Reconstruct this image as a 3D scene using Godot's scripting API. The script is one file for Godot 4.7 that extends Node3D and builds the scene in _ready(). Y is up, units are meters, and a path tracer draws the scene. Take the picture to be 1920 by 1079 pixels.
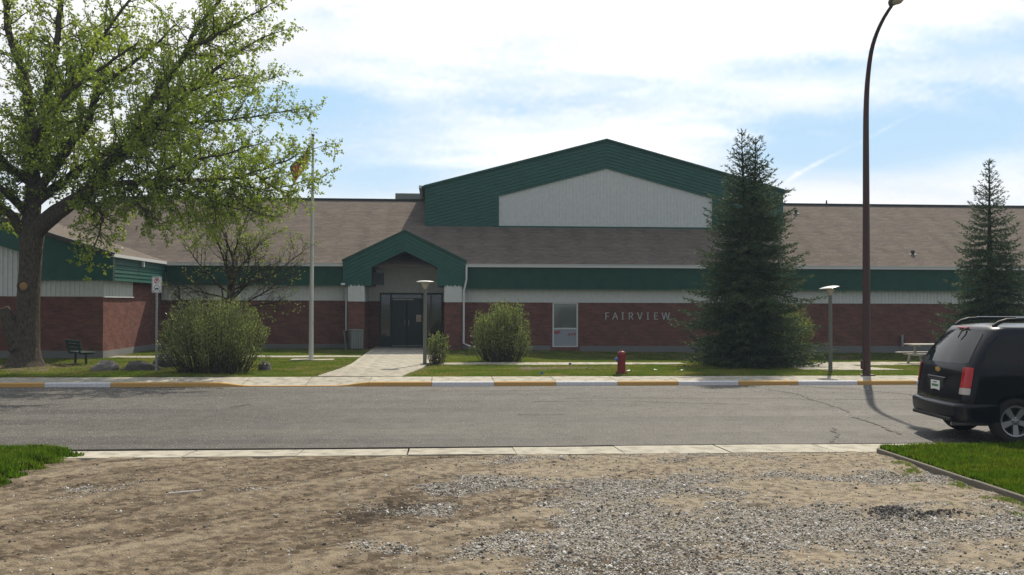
extends Node3D
# A low brick school seen across a street: x runs along the facade, -z is away from the viewer, metres.

const SUN_TOWARDS := Vector3(0.270, 0.725, -0.633)   # behind the school, to the right, about 46 degrees up
const WALL_Z := -40.0
const ROOF_SLOPE := 0.47
const EAVE_Y := 3.5
const EAVE_Z := -39.4

var mats := {}
var names := {}
var rng := RandomNumberGenerator.new()
var nz := FastNoiseLite.new()
var nz2 := FastNoiseLite.new()


func _ready() -> void:
	rng.seed = 7
	nz.seed = 11
	nz.frequency = 1.0
	nz.fractal_octaves = 4
	nz2.seed = 23
	nz2.frequency = 1.0
	nz2.fractal_type = FastNoiseLite.FRACTAL_NONE
	var cam := Camera3D.new()
	cam.name = "camera"
	add_child(cam)
	cam.position = Vector3(0, 2.0, 0)
	cam.basis = Basis(Vector3.UP, -deg_to_rad(4.2)) * Basis(Vector3.RIGHT, atan(29.5 / 1870.0)) * Basis(Vector3.BACK, 0.0031)
	cam.fov = rad_to_deg(2.0 * atan(539.5 / 1870.0))
	cam.near = 0.1
	cam.far = 3000.0
	cam.current = true
	var env := Environment.new()
	env.background_mode = Environment.BG_SKY
	env.sky = Sky.new()
	env.sky.sky_material = make_sky()
	env.background_energy_multiplier = 1.0
	env.tonemap_mode = Environment.TONE_MAPPER_LINEAR
	env.tonemap_exposure = 1.07
	env.fog_enabled = true   # a thin spring haze
	env.fog_density = 0.0007
	env.fog_light_color = Color(0.80, 0.90, 1.0)
	env.sdfgi_enabled = true
	env.ssao_enabled = true
	env.ssil_enabled = true
	var we := WorldEnvironment.new()
	we.name = "environment"
	we.environment = env
	add_child(we)
	var sun := DirectionalLight3D.new()
	sun.name = "sun"
	sun.light_energy = 1.6
	sun.light_color = Color(1.0, 0.955, 0.88)
	sun.light_angular_distance = 0.5
	sun.shadow_enabled = true
	add_child(sun)
	sun.look_at_from_position(Vector3.ZERO, -SUN_TOWARDS, Vector3.UP)
	make_materials()
	build_ground()
	build_school()
	build_street_things()
	build_van()
	build_plants()
	build_ground_cover()


# ---------------------------------------------------------------- sky
func make_sky() -> PanoramaSkyMaterial:
	var w := 2048
	var h := 1024
	var im := Image.create_empty(w, h, false, Image.FORMAT_RGBF)
	var sun := SUN_TOWARDS.normalized()
	var a := FastNoiseLite.new()
	a.seed = 5
	a.frequency = 1.0
	a.fractal_octaves = 5
	a.domain_warp_enabled = true
	a.domain_warp_amplitude = 0.5
	a.domain_warp_frequency = 0.7
	# thin places in the cloud veil: azimuth (right of -z) and elevation in degrees, widths, depth
	var gaps := [[-7.0, 11.0, 7.0, 2.0, 0.5], [-5.0, 7.2, 6.0, 1.6, 0.5], [-6.5, 16.2, 4.5, 1.2, 0.35], [6.0, 10.6, 7.0, 1.2, 0.26], [20.0, 8.2, 8.0, 1.5, 0.5], [27.0, 9.3, 8.0, 2.0, 0.45], [20.0, 12.8, 7.0, 0.9, 0.3], [33.0, 13.5, 6.0, 1.6, 0.35]]
	for j in h:
		var el := (0.5 - (j + 0.5) / h) * PI
		var y := sin(el)
		var cosel := cos(el)
		if y < -0.02:
			for i in w:
				im.set_pixel(i, j, Color(0.22, 0.21, 0.19))
			continue
		var t := clampf(y, 0.0, 1.0)
		var blue := Color(0.68, 0.84, 0.96).lerp(Color(0.50, 0.72, 0.94), smoothstep(0.02, 0.20, t)).lerp(Color(0.10, 0.22, 0.50), smoothstep(0.24, 0.85, t))
		for i in w:
			var az := (i + 0.5) / w * TAU
			var d := Vector3(sin(az) * cosel, y, -cos(az) * cosel)
			var k := d.dot(sun)
			var q := d / (t + 0.22)
			var n := a.get_noise_3d(q.x * 0.55, q.z * 1.1, 3.0) * 0.7 + a.get_noise_3d(q.x * 1.6 + 9.0, q.z * 3.6, 7.0) * 0.32
			var cover := 0.80 + n * 0.72
			var deg := rad_to_deg(wrapf(az, -PI, PI))
			var eld := rad_to_deg(el)
			if absf(deg) < 60.0 and eld < 25.0:
				for g in gaps:
					var u: float = (deg - g[0]) / g[2]
					var v: float = (eld - g[1] + n * 1.2) / g[3]
					cover -= 1.15 * g[4] * exp(-u * u - v * v)
			cover = smoothstep(0.12, 0.95, cover - 0.22 * smoothstep(0.4, 0.9, t))
			var near := clampf((k + 0.2) / 1.2, 0.0, 1.0)
			var lit := (0.50 + 0.74 * pow(near, 1.25)) * (0.97 + 0.16 * a.get_noise_3d(q.x * 0.9, q.z * 2.4, 12.0))
			var cloud := Color(lit, lit, lit * 1.01)
			var c := (blue * (0.65 + 0.35 * smoothstep(-0.3, 0.5, k))).lerp(cloud, cover)
			im.set_pixel(i, j, c)
	# an old, drifting vapour trail, drawn on a finer picture
	w *= 2
	h *= 2
	im.resize(w, h, Image.INTERPOLATE_CUBIC)
	var pts := [[19.41, 6.56, 0.050, 0.35], [19.81, 6.90, 0.070, 0.80], [20.18, 7.15, 0.100, 1.00], [20.49, 7.32, 0.070, 0.80], [21.02, 7.59, 0.080, 0.90], [21.59, 7.88, 0.060, 0.60], [23.11, 8.59, 0.040, 0.20], [24.48, 9.23, 0.045, 0.55], [25.29, 9.66, 0.040, 0.45], [26.14, 10.08, 0.035, 0.30], [27.40, 10.60, 0.030, 0.20], [28.43, 10.95, 0.035, 0.40], [29.85, 11.53, 0.030, 0.35]]
	for s in pts.size() - 1:
		var p0: Array = pts[s]
		var p1: Array = pts[s + 1]
		var n := int(Vector2(p1[0] - p0[0], p1[1] - p0[1]).length() / 0.03) + 1
		for m in n:
			var f := m / float(n)
			var az2: float = lerpf(p0[0], p1[0], f)
			var el2: float = lerpf(p0[1], p1[1], f) + a.get_noise_2d(az2 * 3.0, 2.0) * 0.08
			var wd: float = lerpf(p0[2], p1[2], f) * (1.0 + 0.5 * a.get_noise_2d(az2 * 5.0, 9.0))
			var st: float = lerpf(p0[3], p1[3], f)
			var cx := int(az2 / 360.0 * w)
			var cy := int((0.5 - el2 / 180.0) * h)
			for dy in range(-3, 4):
				for dx in range(-2, 3):
					var ax := (cx + dx + 0.5) / w * 360.0
					var ee := (0.5 - (cy + dy + 0.5) / h) * 180.0
					var g2 := exp(-(pow(ee - el2, 2.0) + pow(ax - az2, 2.0)) / (wd * wd * 1.2)) * st * 0.22
					var x := posmod(cx + dx, w)
					im.set_pixel(x, cy + dy, im.get_pixel(x, cy + dy).lerp(Color(1.06, 1.06, 1.06), clampf(g2, 0.0, 1.0)))
	var m2 := PanoramaSkyMaterial.new()
	m2.panorama = ImageTexture.create_from_image(im)
	return m2


# ---------------------------------------------------------------- naming
func numbered(called: String) -> String:
	if not names.has(called):
		names[called] = 0
		return called
	names[called] += 1
	return "%s_%03d" % [called, names[called]]


func thing(called: String, label: String, category: String, at := Vector3.ZERO, turn := 0.0, group := "") -> Node3D:
	var o := Node3D.new()
	o.name = numbered(called)
	add_child(o)
	o.position = at
	o.rotation.y = turn
	tag(o, label, category, group)
	return o


func tag(o: Node, label: String, category: String, group := "", kind := "") -> void:
	if label:
		o.set_meta("label", label)
	if category:
		o.set_meta("category", category)
	if group:
		o.set_meta("group", group)
	if kind:
		o.set_meta("kind", kind)


func put(called: String, mesh: Mesh, m: Material, parent: Node = null) -> MeshInstance3D:
	var o := MeshInstance3D.new()
	o.name = numbered(called) if parent == null else called
	o.mesh = mesh
	o.material_override = m
	if parent == null:
		add_child(o)
	else:
		parent.add_child(o, true)
	return o


func structure(called: String, mesh: Mesh = null, m: Material = null) -> Node3D:
	var o: Node3D
	if mesh:
		o = put(called, mesh, m)
	else:
		o = Node3D.new()
		o.name = numbered(called)
		add_child(o)
	o.set_meta("kind", "structure")
	return o


# ---------------------------------------------------------------- mesh building
class MB:
	var v := PackedVector3Array()
	var n := PackedVector3Array()
	var c := PackedColorArray()
	var uv := PackedVector2Array()
	var col := Color(1, 1, 1)

	func tri(a: Vector3, b: Vector3, d: Vector3) -> void:   # counter-clockwise seen from outside
		var q := (b - a).cross(d - a).normalized()
		v.append(a); v.append(d); v.append(b)
		n.append(q); n.append(q); n.append(q)
		c.append(col); c.append(col); c.append(col)
		uv.append(Vector2.ZERO); uv.append(Vector2.ZERO); uv.append(Vector2.ZERO)

	func quad(a: Vector3, b: Vector3, d: Vector3, e: Vector3) -> void:
		tri(a, b, d)
		tri(a, d, e)

	func tri_n(a: Vector3, b: Vector3, d: Vector3, na: Vector3, nb: Vector3, nd: Vector3) -> void:
		if (b - a).cross(d - a).dot(na + nb + nd) < 0.0:
			var t := b
			b = d
			d = t
			t = nb
			nb = nd
			nd = t
		v.append(a); v.append(d); v.append(b)
		n.append(na); n.append(nd); n.append(nb)
		c.append(col); c.append(col); c.append(col)
		uv.append(Vector2.ZERO); uv.append(Vector2.ZERO); uv.append(Vector2.ZERO)

	func poly(p: Array, uvs := []) -> void:
		for i in range(1, p.size() - 1):
			tri(p[0], p[i], p[i + 1])
			if uvs:
				var k := uv.size()
				uv[k - 3] = uvs[0]
				uv[k - 2] = uvs[i + 1]
				uv[k - 1] = uvs[i]

	func box(lo: Vector3, hi: Vector3) -> void:
		bx(Transform3D(Basis(), (lo + hi) * 0.5), hi - lo)

	func bx(t: Transform3D, s: Vector3, bevel := 0.0) -> void:
		var h := s * 0.5
		if bevel <= 0.0:
			var p := []
			for k in 8:
				p.append(t * Vector3(h.x if k & 1 else -h.x, h.y if k & 2 else -h.y, h.z if k & 4 else -h.z))
			quad(p[4], p[5], p[7], p[6])
			quad(p[1], p[0], p[2], p[3])
			quad(p[5], p[1], p[3], p[7])
			quad(p[0], p[4], p[6], p[2])
			quad(p[6], p[7], p[3], p[2])
			quad(p[0], p[1], p[5], p[4])
			return
		var b := minf(bevel, minf(h.x, minf(h.y, h.z)) * 0.9)
		for ax in 3:
			for sg in [-1.0, 1.0]:
				var e := [Vector3(), Vector3(), Vector3()]
				e[0][ax] = sg
				e[1][(ax + 1) % 3] = 1.0
				e[2][(ax + 2) % 3] = 1.0
				var hu: float = h[(ax + 1) % 3] - b
				var hv: float = h[(ax + 2) % 3] - b
				var o: Vector3 = e[0] * h[ax]
				var f := [o - e[1] * hu - e[2] * hv, o + e[1] * hu - e[2] * hv, o + e[1] * hu + e[2] * hv, o - e[1] * hu + e[2] * hv]
				if sg < 0:
					f.reverse()
				quad(t * f[0], t * f[1], t * f[2], t * f[3])
		for ax in 3:
			var u := (ax + 1) % 3
			var w := (ax + 2) % 3
			for su in [-1.0, 1.0]:
				for sw in [-1.0, 1.0]:
					var pts := []
					for g in [[0, -1], [0, 1], [1, 1], [1, -1]]:
						var q := Vector3()
						q[ax] = g[1] * (h[ax] - b)
						q[u] = su * (h[u] if g[0] == 0 else h[u] - b)
						q[w] = sw * (h[w] - b if g[0] == 0 else h[w])
						pts.append(t * q)
					var ctr: Vector3 = (pts[0] + pts[2]) * 0.5
					if (pts[1] - pts[0]).cross(pts[2] - pts[0]).dot(ctr - t.origin) < 0:
						pts.reverse()
					quad(pts[0], pts[1], pts[2], pts[3])
		for k in 8:
			var sx := Vector3(1 if k & 1 else -1, 1 if k & 2 else -1, 1 if k & 4 else -1)
			var cc := [sx * h - Vector3(0, sx.y * b, sx.z * b), sx * h - Vector3(sx.x * b, 0, sx.z * b), sx * h - Vector3(sx.x * b, sx.y * b, 0)]
			if sx.x * sx.y * sx.z < 0:
				cc.reverse()
			tri(t * cc[0], t * cc[1], t * cc[2])

	func bar(a: Vector3, b: Vector3, wide: float, tall: float, up := Vector3.UP) -> void:
		var z := (b - a).normalized()
		var x := up.cross(z).normalized()
		if x.length() < 0.5:
			x = Vector3.RIGHT
		bx(Transform3D(Basis(x, z.cross(x), z), (a + b) * 0.5), Vector3(wide, tall, (b - a).length()))

	func tube(p: Array, r: Array, sides: int, caps := true) -> void:
		var rings := []
		var norms := []
		var side := Vector3.RIGHT
		for i in p.size():
			var d: Vector3 = (p[mini(i + 1, p.size() - 1)] - p[maxi(i - 1, 0)]).normalized()
			if i == 0:
				side = d.cross(Vector3.UP if absf(d.y) < 0.9 else Vector3.RIGHT).normalized()
			else:
				side = (side - d * side.dot(d)).normalized()
			var up := d.cross(side)
			var ring := []
			var nr := []
			for k in sides:
				var an := TAU * k / sides
				var q := side * cos(an) + up * sin(an)
				nr.append(q)
				ring.append(p[i] + q * r[i])
			rings.append(ring)
			norms.append(nr)
		for i in p.size() - 1:
			for k in sides:
				var m := (k + 1) % sides
				tri_n(rings[i][k], rings[i][m], rings[i + 1][m], norms[i][k], norms[i][m], norms[i + 1][m])
				tri_n(rings[i][k], rings[i + 1][m], rings[i + 1][k], norms[i][k], norms[i + 1][m], norms[i + 1][k])
		if caps:
			for e in [0, p.size() - 1]:
				var out: Vector3 = (p[e] - p[1 if e == 0 else e - 1]).normalized()
				for k in range(1, sides - 1):
					tri_n(rings[e][0], rings[e][k], rings[e][k + 1], out, out, out)

	func lathe(prof: Array, segs: int, t: Transform3D, flat := false) -> void:   # prof: Vector2(radius, height)
		for i in prof.size() - 1:
			var a: Vector2 = prof[i]
			var b: Vector2 = prof[i + 1]
			var na := Vector2((b - a).y, -(b - a).x).normalized()
			var n0 := na
			var n1 := na
			if not flat:
				if i > 0:
					var e: Vector2 = a - prof[i - 1]
					var ne := Vector2(e.y, -e.x).normalized()
					if ne.dot(na) > 0.6:
						n0 = (na + ne).normalized()
				if i < prof.size() - 2:
					var e2: Vector2 = prof[i + 2] - b
					var ne2 := Vector2(e2.y, -e2.x).normalized()
					if ne2.dot(na) > 0.6:
						n1 = (na + ne2).normalized()
			for k in segs:
				var c0 := Vector2(cos(TAU * k / segs), sin(TAU * k / segs))
				var c1 := Vector2(cos(TAU * (k + 1) / segs), sin(TAU * (k + 1) / segs))
				var p00 := t * Vector3(c0.x * a.x, a.y, c0.y * a.x)
				var p01 := t * Vector3(c1.x * a.x, a.y, c1.y * a.x)
				var p10 := t * Vector3(c0.x * b.x, b.y, c0.y * b.x)
				var p11 := t * Vector3(c1.x * b.x, b.y, c1.y * b.x)
				var m00 := (t.basis * Vector3(c0.x * n0.x, n0.y, c0.y * n0.x)).normalized()
				var m01 := (t.basis * Vector3(c1.x * n0.x, n0.y, c1.y * n0.x)).normalized()
				var m10 := (t.basis * Vector3(c0.x * n1.x, n1.y, c0.y * n1.x)).normalized()
				var m11 := (t.basis * Vector3(c1.x * n1.x, n1.y, c1.y * n1.x)).normalized()
				if a.x > 1e-5:
					tri_n(p00, p01, p11, m00, m01, m11)
				if b.x > 1e-5:
					tri_n(p00, p11, p10, m00, m11, m10)

	func grid(rows: Array, closed := false, colors := []) -> void:   # rows of points, smooth; the side whose normal is du x dv is outside
		var nr := rows.size()
		var nc: int = rows[0].size()
		var nn := []
		for i in nr:
			var line := []
			for j in nc:
				var ja := (j + nc - 1) % nc if closed else maxi(j - 1, 0)
				var jb := (j + 1) % nc if closed else mini(j + 1, nc - 1)
				var du: Vector3 = rows[i][jb] - rows[i][ja]
				var dv: Vector3 = rows[mini(i + 1, nr - 1)][j] - rows[maxi(i - 1, 0)][j]
				line.append(du.cross(dv).normalized())
			nn.append(line)
		for i in nr - 1:
			for j in (nc if closed else nc - 1):
				var m := (j + 1) % nc
				var k := c.size()
				tri_n(rows[i][j], rows[i][m], rows[i + 1][m], nn[i][j], nn[i][m], nn[i + 1][m])
				tri_n(rows[i][j], rows[i + 1][m], rows[i + 1][j], nn[i][j], nn[i + 1][m], nn[i + 1][j])
				if colors:
					for s in range(k, c.size()):
						c[s] = colors[i][j]

	func leaf(at: Vector3, along: Vector3, across: Vector3, l: float, w: float) -> void:
		var q := along.cross(across).normalized()
		var m := at + along * (l * 0.45)
		var e := at + along * l
		var p := m + across * (w * 0.5) + q * (w * 0.12)
		var s := m - across * (w * 0.5) + q * (w * 0.12)
		for x in [at, p, e, at, e, s]:
			v.append(x)
		for k in 6:
			n.append(q)
			c.append(col)
			uv.append(Vector2.ZERO)

	func mesh() -> ArrayMesh:
		var arr := []
		arr.resize(Mesh.ARRAY_MAX)
		arr[Mesh.ARRAY_VERTEX] = v
		arr[Mesh.ARRAY_NORMAL] = n
		arr[Mesh.ARRAY_COLOR] = c
		arr[Mesh.ARRAY_TEX_UV] = uv
		var m := ArrayMesh.new()
		m.add_surface_from_arrays(Mesh.PRIMITIVE_TRIANGLES, arr)
		return m


# ---------------------------------------------------------------- materials
func lin(r: float, g: float, b: float, a := 1.0) -> Color:
	return Color(r, g, b, a).linear_to_srgb()


func noise_tex(seed_: int, freq: float, octaves: int, stops: Array, size := 512, kind := FastNoiseLite.TYPE_SIMPLEX_SMOOTH) -> NoiseTexture2D:
	var f := FastNoiseLite.new()
	f.noise_type = kind
	f.seed = seed_
	f.frequency = freq
	f.fractal_octaves = octaves
	var g := Gradient.new()
	var off := PackedFloat32Array()
	var cc := PackedColorArray()
	for s in stops:
		off.append(s[0])
		cc.append(s[1])
	g.offsets = off
	g.colors = cc
	var t := NoiseTexture2D.new()
	t.width = size
	t.height = size
	t.seamless = true
	t.noise = f
	t.color_ramp = g
	return t


func grey(x: float) -> Color:
	return Color(x, x, x)


func mat(called: String, colour: Color, rough := 0.8, opt := {}) -> StandardMaterial3D:
	var m := StandardMaterial3D.new()
	m.resource_name = called
	m.albedo_color = colour
	m.roughness = rough
	m.metallic_specular = opt.get("spec", 0.4)
	m.metallic = opt.get("metal", 0.0)
	m.vertex_color_use_as_albedo = opt.get("vc", false)
	if opt.has("tex"):
		m.albedo_texture = opt.tex
	if opt.has("bump"):
		m.heightmap_enabled = true
		m.heightmap_texture = opt.bump
		m.heightmap_scale = opt.get("bump_cm", 1.0)
	if opt.has("scale"):
		m.uv1_triplanar = true
		m.uv1_world_triplanar = opt.get("world", true)
		m.uv1_scale = Vector3.ONE * opt.scale
	if opt.has("detail"):
		m.detail_enabled = true
		m.detail_albedo = opt.detail
		m.detail_blend_mode = BaseMaterial3D.BLEND_MODE_MUL
		m.detail_uv_layer = BaseMaterial3D.DETAIL_UV_2
		m.uv2_triplanar = true
		m.uv2_world_triplanar = true
		m.uv2_scale = Vector3.ONE * opt.get("detail_scale", 0.2)
	if opt.has("back"):
		m.backlight_enabled = true
		m.backlight = opt.back
	if opt.has("coat"):
		m.clearcoat_enabled = true
		m.clearcoat = opt.coat
		m.clearcoat_roughness = 0.04
	mats[called] = m
	return m


func brick_texture() -> Array:
	# 1.2 m square: 6 bricks by 16 courses
	var s := 768
	var im := Image.create_empty(s, s, false, Image.FORMAT_RGB8)
	var hm := Image.create_empty(s, s, false, Image.FORMAT_RGB8)
	var r := RandomNumberGenerator.new()
	r.seed = 3
	im.fill(lin(0.16, 0.11, 0.095))
	hm.fill(grey(0.35))
	var bw := s / 6
	var bh := s / 16
	for j in 16:
		for i in 6:
			var k := r.randf()
			var tone := Color(0.215, 0.092, 0.068).lerp(Color(0.145, 0.066, 0.053), k)
			if r.randf() < 0.12:
				tone = tone.lerp(Color(0.12, 0.06, 0.055), 0.6)
			var x0 := i * bw + (bw / 2 if j % 2 else 0) + 3
			for part in [0, -s]:
				im.fill_rect(Rect2i(x0 + part, j * bh + 3, bw - 6, bh - 6), tone.linear_to_srgb())
				hm.fill_rect(Rect2i(x0 + part, j * bh + 3, bw - 6, bh - 6), grey(0.75 + 0.15 * k))
	for j in s:
		for i in s:
			var c := im.get_pixel(i, j)
			var g := 0.9 + 0.2 * r.randf()
			im.set_pixel(i, j, Color(c.r * g, c.g * g, c.b * g))
	return [ImageTexture.create_from_image(im), ImageTexture.create_from_image(hm)]


func shingle_texture() -> Array:
	# 2 m square: rows of 0.143 m, tabs of about 0.33 m
	var s := 896
	var im := Image.create_empty(s, s, false, Image.FORMAT_RGB8)
	var hm := Image.create_empty(s, s, false, Image.FORMAT_RGB8)
	var r := RandomNumberGenerator.new()
	r.seed = 9
	var rows := 14
	var rh := s / rows
	for j in rows:
		var x := -r.randi_range(0, 120)
		while x < s:
			var wd := r.randi_range(60, 170)
			var k := r.randf()
			var tone := Color(0.168, 0.138, 0.112).lerp(Color(0.118, 0.099, 0.083), k)
			im.fill_rect(Rect2i(x, j * rh, wd, rh), tone.linear_to_srgb())
			hm.fill_rect(Rect2i(x, j * rh, wd, rh), grey(0.5 + 0.4 * r.randf()))
			x += wd
		im.fill_rect(Rect2i(0, j * rh, s, 5), lin(0.07, 0.057, 0.048))
		hm.fill_rect(Rect2i(0, j * rh, s, 7), grey(0.1))
	for j in s:
		for i in s:
			var c := im.get_pixel(i, j)
			var g := 0.82 + 0.36 * r.randf()
			im.set_pixel(i, j, Color(c.r * g, c.g * g, c.b * g))
	return [ImageTexture.create_from_image(im), ImageTexture.create_from_image(hm)]


func make_materials() -> void:
	var fine := noise_tex(1, 0.09, 3, [[0.0, grey(0.62)], [0.5, grey(0.9)], [1.0, grey(1.0)]])
	var faint := noise_tex(22, 0.01, 4, [[0.0, grey(0.88)], [0.5, grey(0.97)], [1.0, grey(1.0)]])
	var blotch := noise_tex(2, 0.012, 4, [[0.0, grey(0.72)], [0.5, grey(0.93)], [1.0, grey(1.0)]])
	var speck := noise_tex(3, 0.35, 2, [[0.0, grey(0.35)], [0.45, grey(0.8)], [0.62, grey(0.9)], [0.75, grey(1.0)], [1.0, grey(1.0)]])
	var relief := noise_tex(4, 0.12, 4, [[0.0, grey(0.0)], [1.0, grey(1.0)]])
	var bt := brick_texture()
	mat("brick", Color(1, 1, 1), 0.9, {"tex": bt[0], "bump": bt[1], "bump_cm": 0.6, "scale": 1.0 / 1.2, "detail": faint, "detail_scale": 0.35, "spec": 0.2})
	var st := shingle_texture()
	mat("shingle", Color(1, 1, 1), 0.95, {"tex": st[0], "bump": st[1], "bump_cm": 0.8, "detail": faint, "detail_scale": 0.16, "spec": 0.2})
	mats.shingle.uv1_scale = Vector3(0.5, 0.5, 1)
	mat("green_metal", lin(0.024, 0.135, 0.10), 0.5, {"tex": fine, "scale": 0.7, "detail": faint, "detail_scale": 0.3})
	mat("white_siding", lin(0.64, 0.67, 0.66), 0.6, {"tex": noise_tex(44, 0.02, 3, [[0.0, grey(0.94)], [1.0, grey(1.0)]]), "scale": 0.4})
	mat("soffit_brown", lin(0.16, 0.12, 0.10), 0.8, {"tex": fine, "scale": 1.0})
	mat("gutter_white", lin(0.58, 0.60, 0.60), 0.45)
	mat("dark_trim", lin(0.03, 0.035, 0.035), 0.6)
	mat("concrete", lin(0.62, 0.585, 0.49), 0.9, {"tex": fine, "scale": 1.7, "detail": blotch, "detail_scale": 0.5, "bump": relief, "bump_cm": 0.3, "vc": true, "spec": 0.25})
	mat("foundation", lin(0.22, 0.22, 0.21), 0.9, {"tex": fine, "scale": 1.2})
	mat("asphalt", lin(0.158, 0.149, 0.133), 0.75, {"tex": speck, "scale": 0.42, "detail": noise_tex(31, 0.02, 4, [[0.0, grey(0.8)], [0.5, grey(0.94)], [1.0, grey(1.0)]]), "detail_scale": 0.22, "bump": relief, "bump_cm": 0.9, "vc": true, "spec": 0.35})
	mat("crack_tar", lin(0.05, 0.047, 0.043), 0.8)
	mat("dirt", lin(1, 1, 1), 0.95, {"tex": noise_tex(6, 0.16, 5, [[0.0, grey(0.5)], [0.38, grey(0.74)], [0.5, grey(0.9)], [1.0, grey(1.0)]], 1024), "scale": 0.55, "detail": noise_tex(66, 0.03, 5, [[0.0, grey(0.7)], [0.42, grey(0.86)], [0.55, grey(1.0)], [1.0, grey(1.0)]]), "detail_scale": 0.37, "bump": relief, "bump_cm": 1.3, "vc": true, "spec": 0.2})
	mat("lawn_soil", lin(1, 1, 1), 0.95, {"tex": noise_tex(8, 0.09, 5, [[0.0, grey(0.55)], [0.5, grey(0.85)], [1.0, grey(1.0)]]), "scale": 0.6, "vc": true, "spec": 0.15, "bump": relief, "bump_cm": 3.0})
	mat("far_ground", lin(0.11, 0.12, 0.06), 0.95, {"tex": blotch, "scale": 0.05})
	var worn := noise_tex(12, 0.05, 5, [[0.0, lin(0.36, 0.34, 0.30)], [0.37, lin(0.45, 0.33, 0.16)], [0.43, lin(0.50, 0.27, 0.06)], [1.0, lin(0.55, 0.30, 0.065)]])
	mat("paint_yellow", Color(1, 1, 1), 0.7, {"tex": worn, "scale": 1.1, "spec": 0.3})
	var worn2 := noise_tex(13, 0.05, 5, [[0.0, lin(0.40, 0.38, 0.34)], [0.36, lin(0.5, 0.48, 0.44)], [0.42, lin(0.62, 0.63, 0.66)], [1.0, lin(0.68, 0.69, 0.72)]])
	mat("paint_white", Color(1, 1, 1), 0.7, {"tex": worn2, "scale": 1.1, "spec": 0.3})
	mat("glass_dark", Color(0.03, 0.035, 0.035), 0.03, {"spec": 0.7})
	mat("glass_coated", lin(0.20, 0.22, 0.20), 0.04, {"metal": 0.4, "spec": 0.6})
	mat("door_green", lin(0.012, 0.032, 0.026), 0.4)
	mat("letter_metal", lin(0.42, 0.44, 0.44), 0.45)
	mat("panel_white", lin(0.38, 0.42, 0.47), 0.6, {"tex": fine, "scale": 1.3})
	mat("red_paint", lin(0.42, 0.05, 0.08), 0.7)
	mat("paper", lin(0.72, 0.68, 0.60), 0.8)
	mat("steel", lin(0.42, 0.43, 0.42), 0.45, {"metal": 0.6, "tex": fine, "scale": 2.0})
	mat("bark", lin(0.16, 0.135, 0.105), 0.95, {"vc": true, "tex": noise_tex(14, 0.05, 5, [[0.0, grey(0.35)], [0.5, grey(0.8)], [1.0, grey(1.0)]]), "bump": noise_tex(15, 0.05, 5, [[0.0, grey(0.0)], [1.0, grey(1.0)]]), "bump_cm": 5.0, "spec": 0.15})
	mats.bark.uv1_triplanar = true
	mats.bark.uv1_world_triplanar = true
	mats.bark.uv1_scale = Vector3(0.9, 0.2, 0.9)
	mat("leaf", lin(1, 1, 1), 0.5, {"vc": true, "back": lin(0.95, 1.0, 0.5), "spec": 0.4})
	mat("bush_leaf", lin(1, 1, 1), 0.42, {"vc": true, "back": lin(0.75, 0.8, 0.45), "spec": 0.4})
	mat("needle", lin(1, 1, 1), 0.6, {"vc": true, "back": lin(0.4, 0.45, 0.3), "spec": 0.35})
	mat("grass", lin(1, 1, 1), 0.7, {"vc": true, "back": lin(0.85, 1.0, 0.35), "spec": 0.2})
	mat("rock", lin(0.50, 0.47, 0.45), 0.9, {"tex": noise_tex(16, 0.05, 5, [[0.0, grey(0.35)], [0.5, grey(0.75)], [1.0, grey(1.0)]]), "scale": 1.2, "bump": relief, "bump_cm": 3.0, "vc": true})
	mat("stone", lin(1, 1, 1), 0.85, {"vc": true, "spec": 0.35})
	mat("lamp_metal", lin(0.20, 0.20, 0.17), 0.5, {"tex": fine, "scale": 2.0})
	mat("lamp_cap", lin(0.62, 0.62, 0.58), 0.25, {"metal": 0.5})
	mat("lamp_lens", lin(0.42, 0.38, 0.30), 0.4)
	mat("pole_brown", lin(0.085, 0.045, 0.04), 0.45, {"tex": fine, "scale": 1.5})
	mat("pole_white", lin(0.66, 0.67, 0.64), 0.45, {"tex": fine, "scale": 1.5})
	mat("hydrant_red", lin(0.24, 0.028, 0.030), 0.45, {"tex": fine, "scale": 4.0})
	mat("blue_cap", lin(0.05, 0.12, 0.42), 0.45)
	mat("bench_green", lin(0.018, 0.045, 0.035), 0.5)
	mat("bin_grey", lin(0.24, 0.26, 0.24), 0.8, {"tex": fine, "scale": 3.0})
	mat("table_wood", lin(0.52, 0.49, 0.43), 0.7, {"tex": fine, "scale": 3.0})
	mat("timber", lin(0.30, 0.27, 0.22), 0.9, {"tex": noise_tex(17, 0.06, 4, [[0.0, grey(0.5)], [1.0, grey(1.0)]]), "scale": 2.0, "bump": relief, "bump_cm": 0.5})
	mat("flag_cloth", Color(1, 1, 1), 0.8, {"vc": true, "back": Color(0.45, 0.45, 0.45)})
	mat("sign_white", lin(0.72, 0.72, 0.70), 0.5)
	mat("sign_black", lin(0.03, 0.03, 0.03), 0.6)
	mat("sign_red", lin(0.45, 0.04, 0.04), 0.6)
	mat("sign_green", lin(0.08, 0.22, 0.12), 0.6)
	mat("van_paint", lin(0.004, 0.0045, 0.009), 0.35, {"coat": 0.4, "spec": 0.2})
	mat("van_trim", lin(0.016, 0.016, 0.017), 0.55)
	mat("van_glass", lin(0.008, 0.009, 0.011), 0.03, {"spec": 0.4})
	mat("tail_red", lin(0.38, 0.006, 0.010), 0.12, {"coat": 0.5})
	mat("tail_clear", lin(0.40, 0.36, 0.34), 0.15, {"coat": 1.0})
	mat("rubber", lin(0.018, 0.018, 0.018), 0.85)
	mat("alloy", lin(0.27, 0.27, 0.28), 0.4, {"metal": 0.7})
	mat("chrome", lin(0.65, 0.65, 0.66), 0.15, {"metal": 1.0})
	mat("gold", lin(0.55, 0.36, 0.10), 0.35, {"metal": 0.6})
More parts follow.
